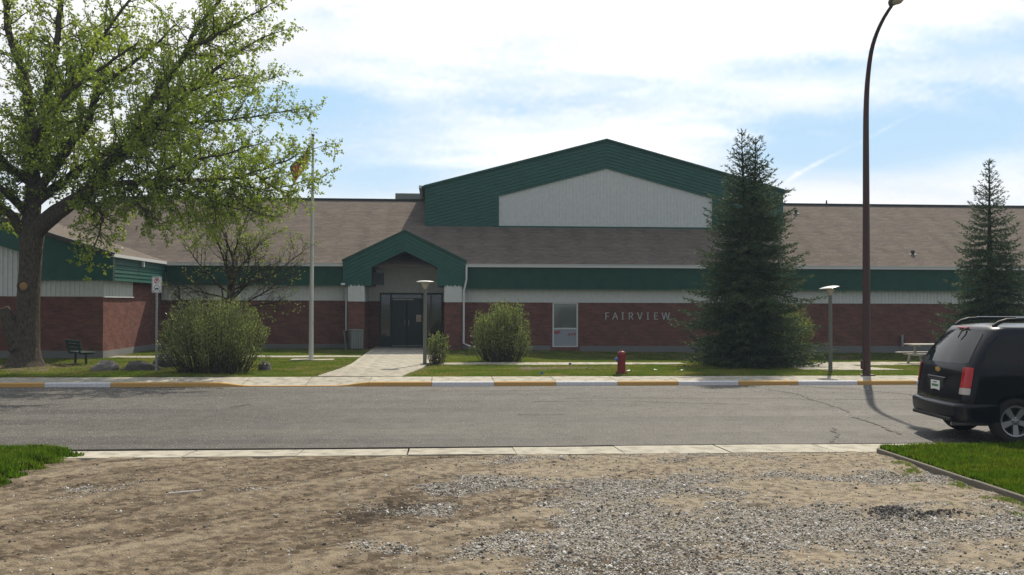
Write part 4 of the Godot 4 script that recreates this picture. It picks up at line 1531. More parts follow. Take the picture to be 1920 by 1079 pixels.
func bin(at: Vector3) -> void:
	var t := thing("litter_bin", "grey slatted litter bin leaning by the left entrance pier", "bin", at, 0.35)
	var b := MB.new()
	b.bx(Transform3D(Basis(), Vector3(0, 0.40, 0)), Vector3(0.42, 0.66, 0.42), 0.02)
	put("liner", b.mesh(), mats.dark_trim, t)
	for k in 5:
		for f in 4:
			b = MB.new()
			var bs := Basis(Vector3.UP, f * PI / 2)
			b.bx(Transform3D(bs, bs * Vector3(-0.188 + k * 0.094, 0.40, 0.222)), Vector3(0.082, 0.70, 0.022), 0.005)
			put("slat", b.mesh(), mats.bin_grey, t)
	b = MB.new()
	b.bx(Transform3D(Basis(), Vector3(0, 0.77, 0)), Vector3(0.50, 0.04, 0.50), 0.012)
	put("rim", b.mesh(), mats.bin_grey, t)
	for sx in [-1, 1]:
		for sz in [-1, 1]:
			b = MB.new()
			b.box(Vector3(sx * 0.17 - 0.025, -0.03, sz * 0.17 - 0.025), Vector3(sx * 0.17 + 0.025, 0.09, sz * 0.17 + 0.025))
			put("foot", b.mesh(), mats.dark_trim, t)
	var brd := MB.new()
	brd.bx(Transform3D(Basis(Vector3.BACK, 0.13), Vector3(0, 0.37, 0)), Vector3(0.035, 0.76, 0.3), 0.006)
	var o := put("leaning_board", brd.mesh(), mats.bin_grey)
	o.position = at + Vector3(-0.40, 0.005, 0.05)
	tag(o, "pale grey board leaning against the litter bin's left side", "board")


func picnic_table(at: Vector3) -> void:
	var t := thing("picnic_table", "small pale picnic table on the pad behind the van", "table", at, 0.06)
	for i in 4:
		var b := MB.new()
		b.bx(Transform3D(Basis(), Vector3(0, 0.60, -0.24 + i * 0.16)), Vector3(1.45, 0.035, 0.15), 0.006)
		put("top_board", b.mesh(), mats.table_wood, t)
	for sz in [-1, 1]:
		var b := MB.new()
		b.bx(Transform3D(Basis(), Vector3(0, 0.33, sz * 0.58)), Vector3(1.6, 0.035, 0.22), 0.006)
		put("bench_board", b.mesh(), mats.table_wood, t)
	for sx in [-0.52, 0.52]:
		var b := MB.new()
		b.bx(Transform3D(Basis(), Vector3(sx, 0.315 + 0.13, 0)), Vector3(0.055, 0.26, 0.06), 0.004)
		b.bx(Transform3D(Basis(), Vector3(sx, 0.285, 0)), Vector3(0.06, 0.055, 1.32), 0.004)
		b.bx(Transform3D(Basis(), Vector3(sx, 0.57, 0)), Vector3(0.06, 0.04, 0.6), 0.004)
		put("frame", b.mesh(), mats.table_wood, t)
		for sz in [-1, 1]:
			b = MB.new()
			b.bar(Vector3(sx, -0.02, sz * 0.42), Vector3(sx, 0.29, sz * 0.30), 0.055, 0.055, Vector3.RIGHT)
			put("leg", b.mesh(), mats.table_wood, t)


func boulder(at: Vector3, rx: float, rz: float, h: float, turn: float, tone: float, label: String, sd: int) -> void:
	var b := MB.new()
	var f := FastNoiseLite.new()
	f.seed = sd
	f.frequency = 1.0
	var rows := []
	var cols := []
	for i in 13:
		var v := i / 12.0 * PI * 0.62
		var line := []
		var cl := []
		for j in 22:
			var u := TAU * j / 22.0
			var d := Vector3(cos(u) * sin(v), cos(v), -sin(u) * sin(v))
			var k := 1.0 + 0.30 * f.get_noise_3d(d.x * 1.1, d.y * 1.1, d.z * 1.1) + 0.12 * f.get_noise_3d(d.x * 3.5, d.y * 3.5, d.z * 3.5)
			line.append(Vector3(d.x * rx * k, d.y * h * k, d.z * rz * k))
			var g := tone * (0.85 + 0.3 * f.get_noise_3d(d.x * 2.0 + 5.0, d.y * 2.0, d.z * 2.0))
			cl.append(Color(g * 1.02, g, g * 0.96))
		rows.append(line)
		cols.append(cl)
	rows.reverse()
	cols.reverse()
	b.grid(rows, true, cols)
	var o := put("boulder", b.mesh(), mats.rock)
	o.position = at
	o.rotation.y = turn
	tag(o, label, "boulder", "boulders around the big bush")


# ---------------------------------------------------------------- the van
const VAN_LEN := 4.95
const VAN_HALF := 0.91
const VAN_REAR_AXLE := 0.84
const VAN_FRONT_AXLE := 3.9


func van_rear(y: float) -> float:   # how far the rear face sits from the tail at height y
	return 0.05 + 0.07 * smoothstep(0.55, 1.12, y) + 0.42 * pow(clampf((y - 1.05) / 0.62, 0.0, 1.0), 1.25)


func van_front(y: float) -> float:
	return VAN_LEN - 0.85 * pow(clampf((y - 0.62) / 0.43, 0.0, 1.0), 1.6) - 1.25 * clampf((y - 1.05) / 0.6, 0.0, 1.0)


func van_half(y: float) -> float:
	return VAN_HALF - 0.03 * pow(clampf((0.75 - y) / 0.5, 0.0, 1.0), 2.0) - 0.155 * pow(clampf((y - 1.0) / 0.68, 0.0, 1.0), 1.35) - 0.035 * smoothstep(1.52, 1.68, y)


func van_point(u: float, y: float) -> Vector3:
	# u runs round the plan outline: 0 = tail, left rear corner .. right side (facing the lot) at +z
	var x0 := van_rear(y)
	var x1 := van_front(y)
	var hw := van_half(y)
	var rr := 0.22
	var fr := 0.38
	# superellipse-like rounded rectangle: the side +z runs from u=0 (tail centre) to 0.5 (nose centre), -z from 0.5 to 1
	var s := u * 2.0 if u <= 0.5 else (1.0 - u) * 2.0
	var sg := 1.0 if u <= 0.5 else -1.0
	var p: Vector2
	if s < 0.12:
		var f := s / 0.12
		p = Vector2(x0 + 0.05 * f * f, f * (hw - rr))
	elif s < 0.22:
		var an := (s - 0.12) / 0.10 * PI / 2
		p = Vector2(x0 + 0.05 + rr * 0.8 * (1.0 - cos(an)), hw - rr + rr * sin(an))
	elif s < 0.80:
		p = Vector2(lerpf(x0 + 0.05 + rr * 0.8, x1 - 0.05 - fr, (s - 0.22) / 0.58), hw)
	elif s < 0.90:
		var an := (s - 0.80) / 0.10 * PI / 2
		p = Vector2(x1 - 0.05 - fr + fr * sin(an), hw - fr + fr * cos(an))
	else:
		var f := (s - 0.90) / 0.10
		p = Vector2(x1 - 0.05 * (1.0 - f) * (1.0 - f), (1.0 - f) * (hw - fr))
	return Vector3(p.x, y, p.y * sg)


func van_u_at(x: float, y: float) -> float:   # side +z
	var x0 := van_rear(y) + 0.05 + 0.22 * 0.8
	var x1 := van_front(y) - 0.05 - 0.38
	return (0.22 + 0.58 * (x - x0) / (x1 - x0)) * 0.5


func van_patch(poly: Array, lift: float, side := 1.0, n := 10) -> ArrayMesh:
	# a panel that follows the body: poly = four corners [u, y], lower left, lower right, upper right, upper left
	var b := MB.new()
	var rows := []
	for i in n + 1:
		var v := i / float(n)
		var line := []
		for j in n + 1:
			var h := j / float(n)
			# round the corners a little
			var cv := v
			var ch := h
			var lo: Vector2 = Vector2(poly[0][0], poly[0][1]).lerp(Vector2(poly[1][0], poly[1][1]), ch)
			var hi: Vector2 = Vector2(poly[3][0], poly[3][1]).lerp(Vector2(poly[2][0], poly[2][1]), ch)
			var ends := 0.07 * (hi.y - lo.y) * (pow(absf(ch * 2.0 - 1.0), 14.0))
			var q := lo.lerp(hi, cv)
			q.y = lerpf(lo.y + ends, hi.y - ends, cv)
			var p := van_point(fposmod(q.x, 1.0), q.y)
			var du := van_point(fposmod(q.x + 0.002, 1.0), q.y) - van_point(fposmod(q.x - 0.002, 1.0), q.y)
			var dv := van_point(fposmod(q.x, 1.0), q.y + 0.01) - van_point(fposmod(q.x, 1.0), q.y - 0.01)
			var nn := du.cross(dv).normalized()
			p += nn * lift
			p.z *= side
			line.append(p)
		rows.append(line)
	if side < 0:
		rows.reverse()
	b.grid(rows)
	# rim back into the body
	for e in [[rows[0], 1.0], [rows[n], -1.0]]:
		var l: Array = e[0]
		for j in n:
			var c: Vector3 = Vector3(2.6, 0.9, 0)
			var a: Vector3 = l[j]
			var d: Vector3 = l[j + 1]
			b.quad(a, d, d + (c - d).normalized() * 0.012, a + (c - a).normalized() * 0.012)
	return b.mesh()


func build_van() -> void:
	var t := thing("minivan", "dark navy minivan parked at the near kerb, its tail showing", "van", Vector3(7.42, 0.005, -14.58), -0.065)
	# body shell, with the wheel arches cut into its lower edge
	var b := MB.new()
	var us := []
	for k in 56:
		us.append(k / 56.0 * 0.5)
	for k in 56:
		us.append(0.5 + k / 56.0 * 0.5)
	var rows := []
	var levels := 26
	for j in levels + 1:
		var f := j / float(levels)
		var line := []
		for u in us:
			var ref := van_point(u, 0.6)
			var lowest := 0.30
			if absf(ref.z) > 0.7:
				for ax in [VAN_REAR_AXLE, VAN_FRONT_AXLE]:
					var d := absf(ref.x - ax)
					if d < 0.395:
						lowest = maxf(lowest, 0.335 + sqrt(0.395 * 0.395 - d * d))
			var y := lerpf(lowest, 1.665, pow(f, 0.9))
			line.append(van_point(u, y))
		rows.append(line)
	# roof: shrink the top outline towards the middle
	var top: Array = rows[levels]
	var mid := Vector3(2.2, 1.665, 0)
	for k in range(1, 7):
		var f := k / 6.0
		var line := []
		for p in top:
			var q: Vector3 = p.lerp(Vector3(clampf(p.x, 0.9, 3.0), 1.665, 0.0), 1.0 - pow(1.0 - f, 1.5))
			q.y = 1.665 + 0.055 * (1.0 - pow(1.0 - f, 2.2))
			line.append(q)
		rows.append(line)
	for r in rows:
		r.reverse()
	b.grid(rows, true)
	put("body", b.mesh(), mats.van_paint, t)
	b = MB.new()
	b.box(Vector3(0.3, 0.28, -0.72), Vector3(VAN_LEN - 0.3, 0.75, 0.72))
	b.box(Vector3(0.45, 0.20, -0.5), Vector3(1.3, 0.30, 0.3))
	put("underbody", b.mesh(), mats.van_trim, t)
	b = MB.new()
	b.tube([Vector3(0.12, 0.25, 0.42), Vector3(0.9, 0.25, 0.42)], [0.03, 0.03], 8)
	put("tailpipe", b.mesh(), mats.steel, t)
	# rear bumper wraps round the tail
	b = MB.new()
	rows = []
	for e in [[0.30, -0.02], [0.33, 0.045], [0.42, 0.07], [0.52, 0.075], [0.56, 0.06], [0.575, 0.0]]:
		var line := []
		for k in 41:
			var u := fposmod(lerpf(-0.132, 0.132, k / 40.0), 1.0)
			var p := van_point(u, e[0])
			var q := van_point(u, e[0])
			var side := clampf((0.132 - absf(lerpf(-0.132, 0.132, k / 40.0))) / 0.03, 0.0, 1.0)
			var dirn := Vector3(-1.0, 0, 0.25 * signf(p.z)) if absf(p.z) < 0.75 else Vector3(-0.55, 0, 0.35 * signf(p.z))
			line.append(p + dirn * e[1] * side + Vector3(0, 0, 0.004 * signf(p.z)))
		rows.append(line)
	for r in rows:
		r.reverse()
	b.grid(rows)
	put("rear_bumper", b.mesh(), mats.van_paint, t)
	b = MB.new()
	b.bx(Transform3D(Basis(), Vector3(0.01, 0.335, 0)), Vector3(0.04, 0.05, 1.3), 0.01)
	put("bumper_strip", b.mesh(), mats.van_trim, t)
	# glass
	put("rear_window", van_patch([[-0.073, 1.13], [0.073, 1.13], [0.066, 1.60], [-0.066, 1.60]], 0.006), mats.van_glass, t)
	var wins := [[0.36, 1.28], [1.36, 2.42], [2.52, 3.32]]
	for sg in [1.0, -1.0]:
		for w in wins:
			var lo := 1.10
			var hi := 1.555
			var front: float = w[1]
			var fl := front + (0.35 if w[0] > 2.5 else 0.0)
			put("side_window", van_patch([[van_u_at(w[0] + 0.0, lo), lo], [van_u_at(fl, lo), lo], [van_u_at(front, hi), hi], [van_u_at(w[0] + (0.16 if w[0] < 0.5 else 0.0), hi), hi]], 0.005, sg), mats.van_glass, t)
		put("tail_light", van_patch([[0.062, 0.80], [0.091, 0.80], [0.091, 1.09], [0.064, 1.09]], 0.014, sg), mats.tail_red, t)
		var rl := put("reversing_light", van_patch([[0.062, 0.705], [0.091, 0.705], [0.091, 0.798], [0.062, 0.798]], 0.013, sg), mats.tail_clear, t)
		rl.set_meta("label", "clear lower lens of the tail lamp")
		put("headlight", van_patch([[0.412, 0.66], [0.452, 0.66], [0.452, 0.80], [0.412, 0.80]], 0.012, sg), mats.tail_clear, t)
		# roof rail
		b = MB.new()
		var z: float = sg * 0.60
		var pts := [Vector3(0.66, 1.675, z), Vector3(0.74, 1.735, z), Vector3(0.86, 1.775, z), Vector3(1.05, 1.785, z), Vector3(2.4, 1.795, z), Vector3(2.75, 1.78, z), Vector3(2.95, 1.70, z)]
		b.tube(pts, [0.030, 0.028, 0.024, 0.022, 0.022, 0.024, 0.028], 10)
		put("roof_rail", b.mesh(), mats.van_trim, t)
		b = MB.new()
		b.bx(Transform3D(Basis(), Vector3(1.75, 1.806, z)), Vector3(1.5, 0.012, 0.03), 0.004)
		put("rail_strip", b.mesh(), mats.chrome, t)
		# mirrors and door seams
		b = MB.new()
		b.bx(Transform3D(Basis(), Vector3(3.42, 1.12, sg * 0.99)), Vector3(0.12, 0.17, 0.2), 0.04)
		put("wing_mirror", b.mesh(), mats.van_paint, t)
		for x in [1.33, 2.47, 3.55]:
			b = MB.new()
			var prev := Vector3.ZERO
			for k in 9:
				var y := 0.42 + k * 0.075
				var p := van_point(van_u_at(x, y), y) * Vector3(1, 1, sg) + Vector3(0, 0, sg * 0.0015)
				if k > 0:
					var w2 := Vector3(0.004, 0, 0)
					if sg > 0:
						b.quad(prev - w2, prev + w2, p + w2, p - w2)
					else:
						b.quad(prev + w2, prev - w2, p - w2, p + w2)
				prev = p
			put("door_seam", b.mesh(), mats.rubber, t)
		for x in [1.55, 2.62]:
			b = MB.new()
			b.bx(Transform3D(Basis(), Vector3(x, 0.98, sg * (van_half(0.98) + 0.012))), Vector3(0.17, 0.04, 0.03), 0.012)
			put("door_handle", b.mesh(), mats.van_paint, t)
	put("windscreen", van_patch([[0.465, 1.08], [0.535, 1.08], [0.53, 1.58], [0.47, 1.58]], 0.006), mats.van_glass, t)
	# tail details
	b = MB.new()
	b.bx(Transform3D(Basis(), Vector3(0.086, 0.79, 0.0)), Vector3(0.02, 0.20, 0.52), 0.01)
	put("plate_recess", b.mesh(), mats.van_trim, t)
	b = MB.new()
	b.bx(Transform3D(Basis(), Vector3(0.072, 0.78, 0.0)), Vector3(0.012, 0.15, 0.30), 0.003)
	var plate := put("licence_plate", b.mesh(), mats.sign_white, t)
	b = MB.new()
	b.box(Vector3(0.0635, 0.765, -0.11), Vector3(0.065, 0.80, 0.11))
	b.box(Vector3(0.0635, 0.82, -0.06), Vector3(0.065, 0.838, 0.06))
	put("plate_print", b.mesh(), mats.sign_green, plate)
	b = MB.new()
	b.bx(Transform3D(Basis(), Vector3(0.095, 0.905, 0.0)), Vector3(0.03, 0.03, 0.62), 0.01)
	put("garnish", b.mesh(), mats.van_paint, t)
	b = MB.new()
	var em := PackedVector2Array([Vector2(-0.075, -0.022), Vector2(-0.030, -0.022), Vector2(-0.026, -0.034), Vector2(0.034, -0.034), Vector2(0.030, -0.022), Vector2(0.075, -0.022), Vector2(0.067, 0.022), Vector2(0.022, 0.022), Vector2(0.018, 0.034), Vector2(-0.042, 0.034), Vector2(-0.038, 0.022), Vector2(-0.083, 0.022)])
	prism(b, em, Vector3(0.118, 1.02, 0.0), Vector3(0, 0, 1), Vector3(0, 1, 0), 0.0, 0.012)
	put("emblem", b.mesh(), mats.gold, t)
	b = MB.new()
	b.tube([Vector3(0.475, 1.625, 0.12), Vector3(0.42, 1.60, 0.12), Vector3(0.36, 1.50, 0.13)], [0.013, 0.012, 0.008], 8)
	put("wiper", b.mesh(), mats.van_trim, t)
	b = MB.new()
	b.bx(Transform3D(Basis(Vector3.BACK, 0.25), Vector3(0.50, 1.648, 0)), Vector3(0.03, 0.03, 0.34), 0.01)
	put("brake_light", b.mesh(), mats.tail_red, t)
	for ax in [VAN_REAR_AXLE, VAN_FRONT_AXLE]:
		for sg in [1.0, -1.0]:
			wheel(t, Vector3(ax, 0.335, sg * 0.79), sg)


func wheel(parent: Node3D, at: Vector3, sg: float) -> void:
	var tb := Transform3D(Basis(Vector3.RIGHT, PI / 2 * sg), at)
	var b := MB.new()
	b.lathe([Vector2(0.215, -0.10), Vector2(0.30, -0.105), Vector2(0.325, -0.085), Vector2(0.335, -0.05), Vector2(0.335, 0.05), Vector2(0.325, 0.085), Vector2(0.30, 0.105), Vector2(0.235, 0.10), Vector2(0.215, 0.085)], 40, tb)
	var w := put("wheel", b.mesh(), mats.rubber, parent)
	b = MB.new()
	b.lathe([Vector2(0.225, 0.09), Vector2(0.218, 0.105), Vector2(0.20, 0.095), Vector2(0.19, 0.02), Vector2(0.19, -0.06)], 40, tb)
	put("rim", b.mesh(), mats.alloy, w)
	b = MB.new()
	b.lathe([Vector2(0.0, 0.085), Vector2(0.04, 0.083), Vector2(0.055, 0.075), Vector2(0.065, 0.06), Vector2(0.065, 0.0)], 20, tb)
	put("hub", b.mesh(), mats.alloy, w)
	b = MB.new()
	b.lathe([Vector2(0.0, 0.0), Vector2(0.19, 0.0)], 24, Transform3D(tb.basis, tb * Vector3(0, -0.02, 0)), true)
	put("brake_disc", b.mesh(), mats.van_trim, w)
	for k in 5:
		b = MB.new()
		var an := TAU * k / 5.0 + 0.3
		var d := Vector3(cos(an), 0, sin(an))
		var e := Vector3(-sin(an), 0, cos(an))
		var lo := [d * 0.045 - e * 0.032, d * 0.045 + e * 0.032, d * 0.205 + e * 0.045, d * 0.205 - e * 0.045]
		var f := []
		var g := []
		for i in 4:
			f.append(tb * (lo[i] + Vector3(0, 0.072 if i < 2 else 0.088, 0)))
			g.append(tb * (lo[i] + Vector3(0, 0.03, 0)))
		f.reverse()
		g.reverse()
		b.quad(f[0], f[1], f[2], f[3])
		for i in 4:
			b.quad(g[i], g[(i + 1) % 4], f[(i + 1) % 4], f[i])
		put("spoke", b.mesh(), mats.alloy, w)
	for k in 6:
		b = MB.new()
		var an := TAU * k / 6.0
		b.lathe([Vector2(0.0, 0.092), Vector2(0.008, 0.09), Vector2(0.009, 0.07)], 6, Transform3D(tb.basis, tb * Vector3(cos(an) * 0.042, 0, sin(an) * 0.042)), true)
		put("wheel_nut", b.mesh(), mats.van_trim, w)


# ---------------------------------------------------------------- trees and shrubs
# limbs of the big poplar: x, y, z and radius for each bend
const LIMBS := [
	[-6.72, 5.43, -28.30, 0.040, -6.24, 4.88, -27.80, 0.030, -6.10, 4.27, -27.50, 0.020, -6.26, 3.82, -27.30, 0.008],
	[-5.20, 5.61, -28.00, 0.030, -4.52, 5.18, -28.30, 0.022, -3.94, 4.82, -28.40, 0.008],
	[-7.96, 5.41, -28.60, 0.040, -7.91, 5.04, -29.50, 0.030, -7.58, 4.63, -30.00, 0.020, -7.47, 4.17, -30.20, 0.008],
	[-8.99, 5.39, -29.00, 0.040, -9.11, 4.96, -29.60, 0.030, -9.08, 4.45, -29.90, 0.010],
	[-5.80, 5.44, -28.10, 0.035, -5.32, 4.71, -27.50, 0.025, -4.64, 4.34, -27.30, 0.010],
	[-8.52, 7.46, -31.10, 0.045, -7.66, 6.82, -30.90, 0.035, -6.66, 6.48, -30.70, 0.025, -5.69, 6.56, -30.60, 0.010],
	[-11.72, 4.10, -29.70, 0.270, -11.76, 5.48, -29.70, 0.220, -11.83, 6.81, -29.80, 0.200, -12.05, 8.46, -29.90, 0.160, -12.47, 9.91, -30.10, 0.120, -12.83, 11.82, -30.20, 0.080, -13.08, 14.02, -30.20, 0.030],
	[-11.77, 5.95, -29.70, 0.160, -11.40, 7.00, -29.50, 0.150, -11.15, 8.14, -29.40, 0.130, -10.98, 9.16, -29.30, 0.110, -10.81, 10.62, -29.20, 0.090, -10.61, 12.43, -29.10, 0.050, -10.55, 13.96, -29.10, 0.020],
	[-11.64, 5.10, -29.70, 0.150, -10.54, 6.35, -29.20, 0.130, -9.93, 7.13, -28.90, 0.110, -9.58, 7.86, -28.70, 0.090, -9.01, 8.42, -28.50, 0.075, -8.14, 8.94, -28.20, 0.050, -7.26, 9.61, -28.00, 0.020],
	[-11.12, 7.75, -29.40, 0.090, -10.37, 8.56, -29.50, 0.070, -9.70, 10.00, -29.70, 0.055, -9.12, 10.88, -29.90, 0.045, -8.41, 12.19, -30.00, 0.020],
	[-11.61, 4.87, -29.70, 0.150, -10.51, 6.03, -30.30, 0.120, -9.50, 6.81, -30.90, 0.100, -8.05, 7.34, -31.20, 0.075, -6.55, 7.66, -31.50, 0.050, -5.39, 7.88, -31.60, 0.030, -4.22, 8.17, -31.70, 0.012],
	[-11.72, 3.94, -29.70, 0.290, -10.90, 4.55, -29.50, 0.260, -10.08, 5.19, -29.40, 0.220, -9.21, 6.07, -29.20, 0.190, -8.67, 6.84, -29.10, 0.160, -8.24, 7.71, -29.00, 0.130, -7.41, 8.89, -28.90, 0.100, -6.95, 9.56, -28.90, 0.080, -6.36, 10.61, -28.80, 0.060, -5.83, 11.81, -28.70, 0.030, -5.61, 12.58, -28.70, 0.015],
	[-8.24, 7.72, -29.00, 0.090, -7.63, 8.15, -29.50, 0.080, -6.95, 8.55, -29.70, 0.070, -6.23, 9.29, -29.90, 0.050, -5.36, 9.79, -30.10, 0.030, -4.78, 10.19, -30.20, 0.012],
	[-9.98, 5.29, -29.40, 0.110, -8.77, 5.38, -28.90, 0.085, -7.63, 5.40, -28.50, 0.070, -5.83, 5.43, -28.10, 0.050, -4.67, 5.78, -27.90, 0.035, -3.87, 6.08, -27.80, 0.020, -3.22, 6.24, -27.80, 0.008],
	[-7.80, 5.41, -28.55, 0.045, -6.84, 4.92, -28.20, 0.035, -5.78, 4.61, -28.00, 0.025, -4.89, 4.46, -27.90, 0.010],
	[-10.28, 5.07, -29.40, 0.050, -9.54, 4.51, -28.90, 0.040, -9.55, 3.88, -28.60, 0.030, -9.68, 3.13, -28.50, 0.010],
	[-8.84, 5.38, -28.90, 0.040, -8.22, 4.67, -28.10, 0.030, -7.42, 4.13, -27.70, 0.012],
	[-5.83, 5.43, -28.10, 0.040, -5.00, 5.27, -28.50, 0.030, -4.21, 5.38, -28.70, 0.020, -3.46, 5.54, -28.70, 0.008],
	[-11.87, 4.56, -29.70, 0.150, -12.20, 4.99, -29.40, 0.120, -12.56, 5.34, -29.20, 0.100, -13.16, 5.97, -28.90, 0.080, -13.93, 6.67, -28.70, 0.030],
	[-11.79, 5.41, -29.70, 0.130, -12.55, 6.25, -29.50, 0.100, -13.40, 7.10, -29.40, 0.070, -14.14, 8.31, -29.40, 0.030],
	[-11.83, 3.79, -29.70, 0.180, -12.19, 4.34, -29.40, 0.140, -12.66, 4.87, -29.10, 0.100, -13.49, 5.49, -28.70, 0.060, -14.25, 5.90, -28.50, 0.020],
	[-11.73, 5.56, -29.70, 0.140, -11.91, 6.92, -30.90, 0.100, -11.77, 8.48, -32.20, 0.080, -11.14, 10.09, -33.20, 0.050, -10.46, 11.29, -33.70, 0.020],
	[-11.71, 5.72, -29.70, 0.130, -11.13, 6.83, -28.50, 0.100, -9.85, 7.64, -27.30, 0.070, -8.56, 8.14, -26.30, 0.050, -7.58, 8.55, -25.70, 0.020],
	[-9.21, 6.07, -29.20, 0.100, -8.12, 6.51, -28.10, 0.070, -7.01, 7.36, -27.10, 0.050, -5.90, 7.68, -26.50, 0.030, -4.87, 7.89, -26.10, 0.010],
	[-8.67, 6.84, -29.10, 0.100, -8.35, 7.38, -30.50, 0.070, -7.55, 8.28, -31.70, 0.050, -6.40, 8.98, -32.50, 0.030, -5.20, 9.35, -32.90, 0.010],
	[-8.77, 5.38, -28.90, 0.050, -7.10, 5.71, -27.50, 0.040, -5.70, 5.92, -26.90, 0.030, -4.55, 6.19, -26.70, 0.010],
	[-7.41, 8.89, -28.90, 0.060, -6.27, 9.36, -28.10, 0.045, -5.32, 9.86, -27.70, 0.030, -4.64, 10.26, -27.50, 0.012],
]


func smooth_line(pts: Array, rr: Array, step: float) -> Array:
	var p := []
	var r := []
	for i in pts.size() - 1:
		var a: Vector3 = pts[maxi(i - 1, 0)]
		var b: Vector3 = pts[i]
		var c: Vector3 = pts[i + 1]
		var d: Vector3 = pts[mini(i + 2, pts.size() - 1)]
		var n := maxi(2, int(b.distance_to(c) / step))
		for k in n:
			var f := k / float(n)
			p.append(b.cubic_interpolate(c, a, d, f))
			r.append(lerpf(rr[i], rr[i + 1], f))
	p.append(pts[-1])
	r.append(rr[-1])
	return [p, r]


func any_side(d: Vector3) -> Vector3:
	var q := Vector3(rng.randfn(), rng.randfn(), rng.randfn())
	q -= d * q.dot(d)
	return q.normalized() if q.length() > 0.01 else Vector3.RIGHT


func build_plants() -> void:
	poplar()
	bare_tree()
	spruce("tall dark spruce with twin tops standing right of the wall lettering", Vector3(9.23, lawn_h(9.2, -29.2) - 0.03, -29.2), 7.12, [[0.0, 1.72], [0.08, 1.93], [0.22, 1.90], [0.36, 1.73], [0.5, 1.48], [0.62, 1.17], [0.74, 0.84], [0.84, 0.51], [0.93, 0.25], [1.0, 0.03]], true, 4)
	spruce("single-topped dark spruce growing behind the parked van", Vector3(16.62, lawn_h(16.6, -29.0) - 0.03, -29.0), 6.3, [[0.0, 1.75], [0.1, 1.80], [0.28, 1.55], [0.42, 1.22], [0.55, 0.95], [0.68, 0.70], [0.8, 0.42], [0.9, 0.20], [1.0, 0.02]], false, 9)
	shrub("big_bush", "largest leafy bush, broad and dense, right of the sign post", Vector3(-5.92, lawn_h(-5.9, -26.9), -26.9), 1.36, 1.1, 1.98, 330, 44, 21)
	shrub("round_bush", "rounded leafy bush against the wall between entrance and tall window", Vector3(1.97, lawn_h(2.0, -31.3), -31.3), 0.92, 0.85, 1.82, 230, 42, 22)
	shrub("small_shrub", "smallest shrub, upright and sparse, beside the entrance path lamp", Vector3(-0.05, lawn_h(0.0, -30.25), -30.25), 0.33, 0.3, 0.92, 60, 24, 23)
	shrub("hedge_bush", "leafy bush peeking out from behind the right of the big spruce", Vector3(10.98, lawn_h(11.0, -30.9), -30.9), 0.85, 0.75, 1.78, 200, 40, 24)


func shrub(called: String, label: String, at: Vector3, rx: float, rz: float, h: float, stems: int, per: int, sd: int) -> void:
	rng.seed = sd
	var t := thing(called, label, "bush", at, 0.0, "leafy bushes in front of the school")
	var w := MB.new()
	var l := MB.new()
	for i in stems:
		var an := rng.randf() * TAU
		var rad := sqrt(rng.randf())
		var base := Vector3(cos(an) * rad * rx * 0.62, -0.04, sin(an) * rad * rz * 0.62)
		var up := 1.0 - 0.42 * pow(rad, 5.0)
		var lump := 0.9 + 0.16 * nz.get_noise_2d(cos(an) * 2.0 + sd, sin(an) * 2.0 + rad * 3.0) + rng.randf_range(-0.14, 0.12)
		var tip := Vector3(cos(an) * rad * rx * 1.02, h * up * lump, sin(an) * rad * rz * 1.02)
		if rng.randf() < 0.3:
			tip.y *= rng.randf_range(0.35, 0.85)
			tip.x *= 1.05
			tip.z *= 1.05
		var midp := base.lerp(tip, 0.5) + Vector3(tip.x - base.x, 0.0, tip.z - base.z) * 0.16 + Vector3(rng.randfn(), 0, rng.randfn()) * 0.03
		var pts := []
		for k in 7:
			var f := k / 6.0
			pts.append(base.lerp(midp, f).lerp(midp.lerp(tip, f), f))
		w.col = Color(0.9, 0.85, 0.75)
		w.tube([pts[0], pts[2], pts[4], pts[6]], [0.011, 0.008, 0.006, 0.002], 4, false)
		for k in per:
			var f := lerpf(0.22, 1.02, sqrt(rng.randf()))
			var s := f * 6.0
			var i0 := clampi(int(s), 0, 5)
			var p: Vector3 = pts[i0].lerp(pts[i0 + 1], s - i0)
			var d: Vector3 = (pts[i0 + 1] - pts[i0]).normalized()
			var q := any_side(d)
			p += q * rng.randf() * 0.10 + Vector3(0, rng.randf() * 0.03, 0)
			var along := (d * 0.75 + q * rng.randf_range(0.3, 0.9)).normalized()
			var g := rng.randf()
			l.col = Color(0.10, 0.13, 0.045).lerp(Color(0.32, 0.355, 0.15), g * g)
			l.leaf(p, along, any_side(along), rng.randf_range(0.05, 0.095), rng.randf_range(0.020, 0.034))
	put("stems", w.mesh(), mats.bark, t)
	var crown := put("foliage", l.mesh(), mats.bush_leaf, t)
	crown.set_meta("kind", "stuff")


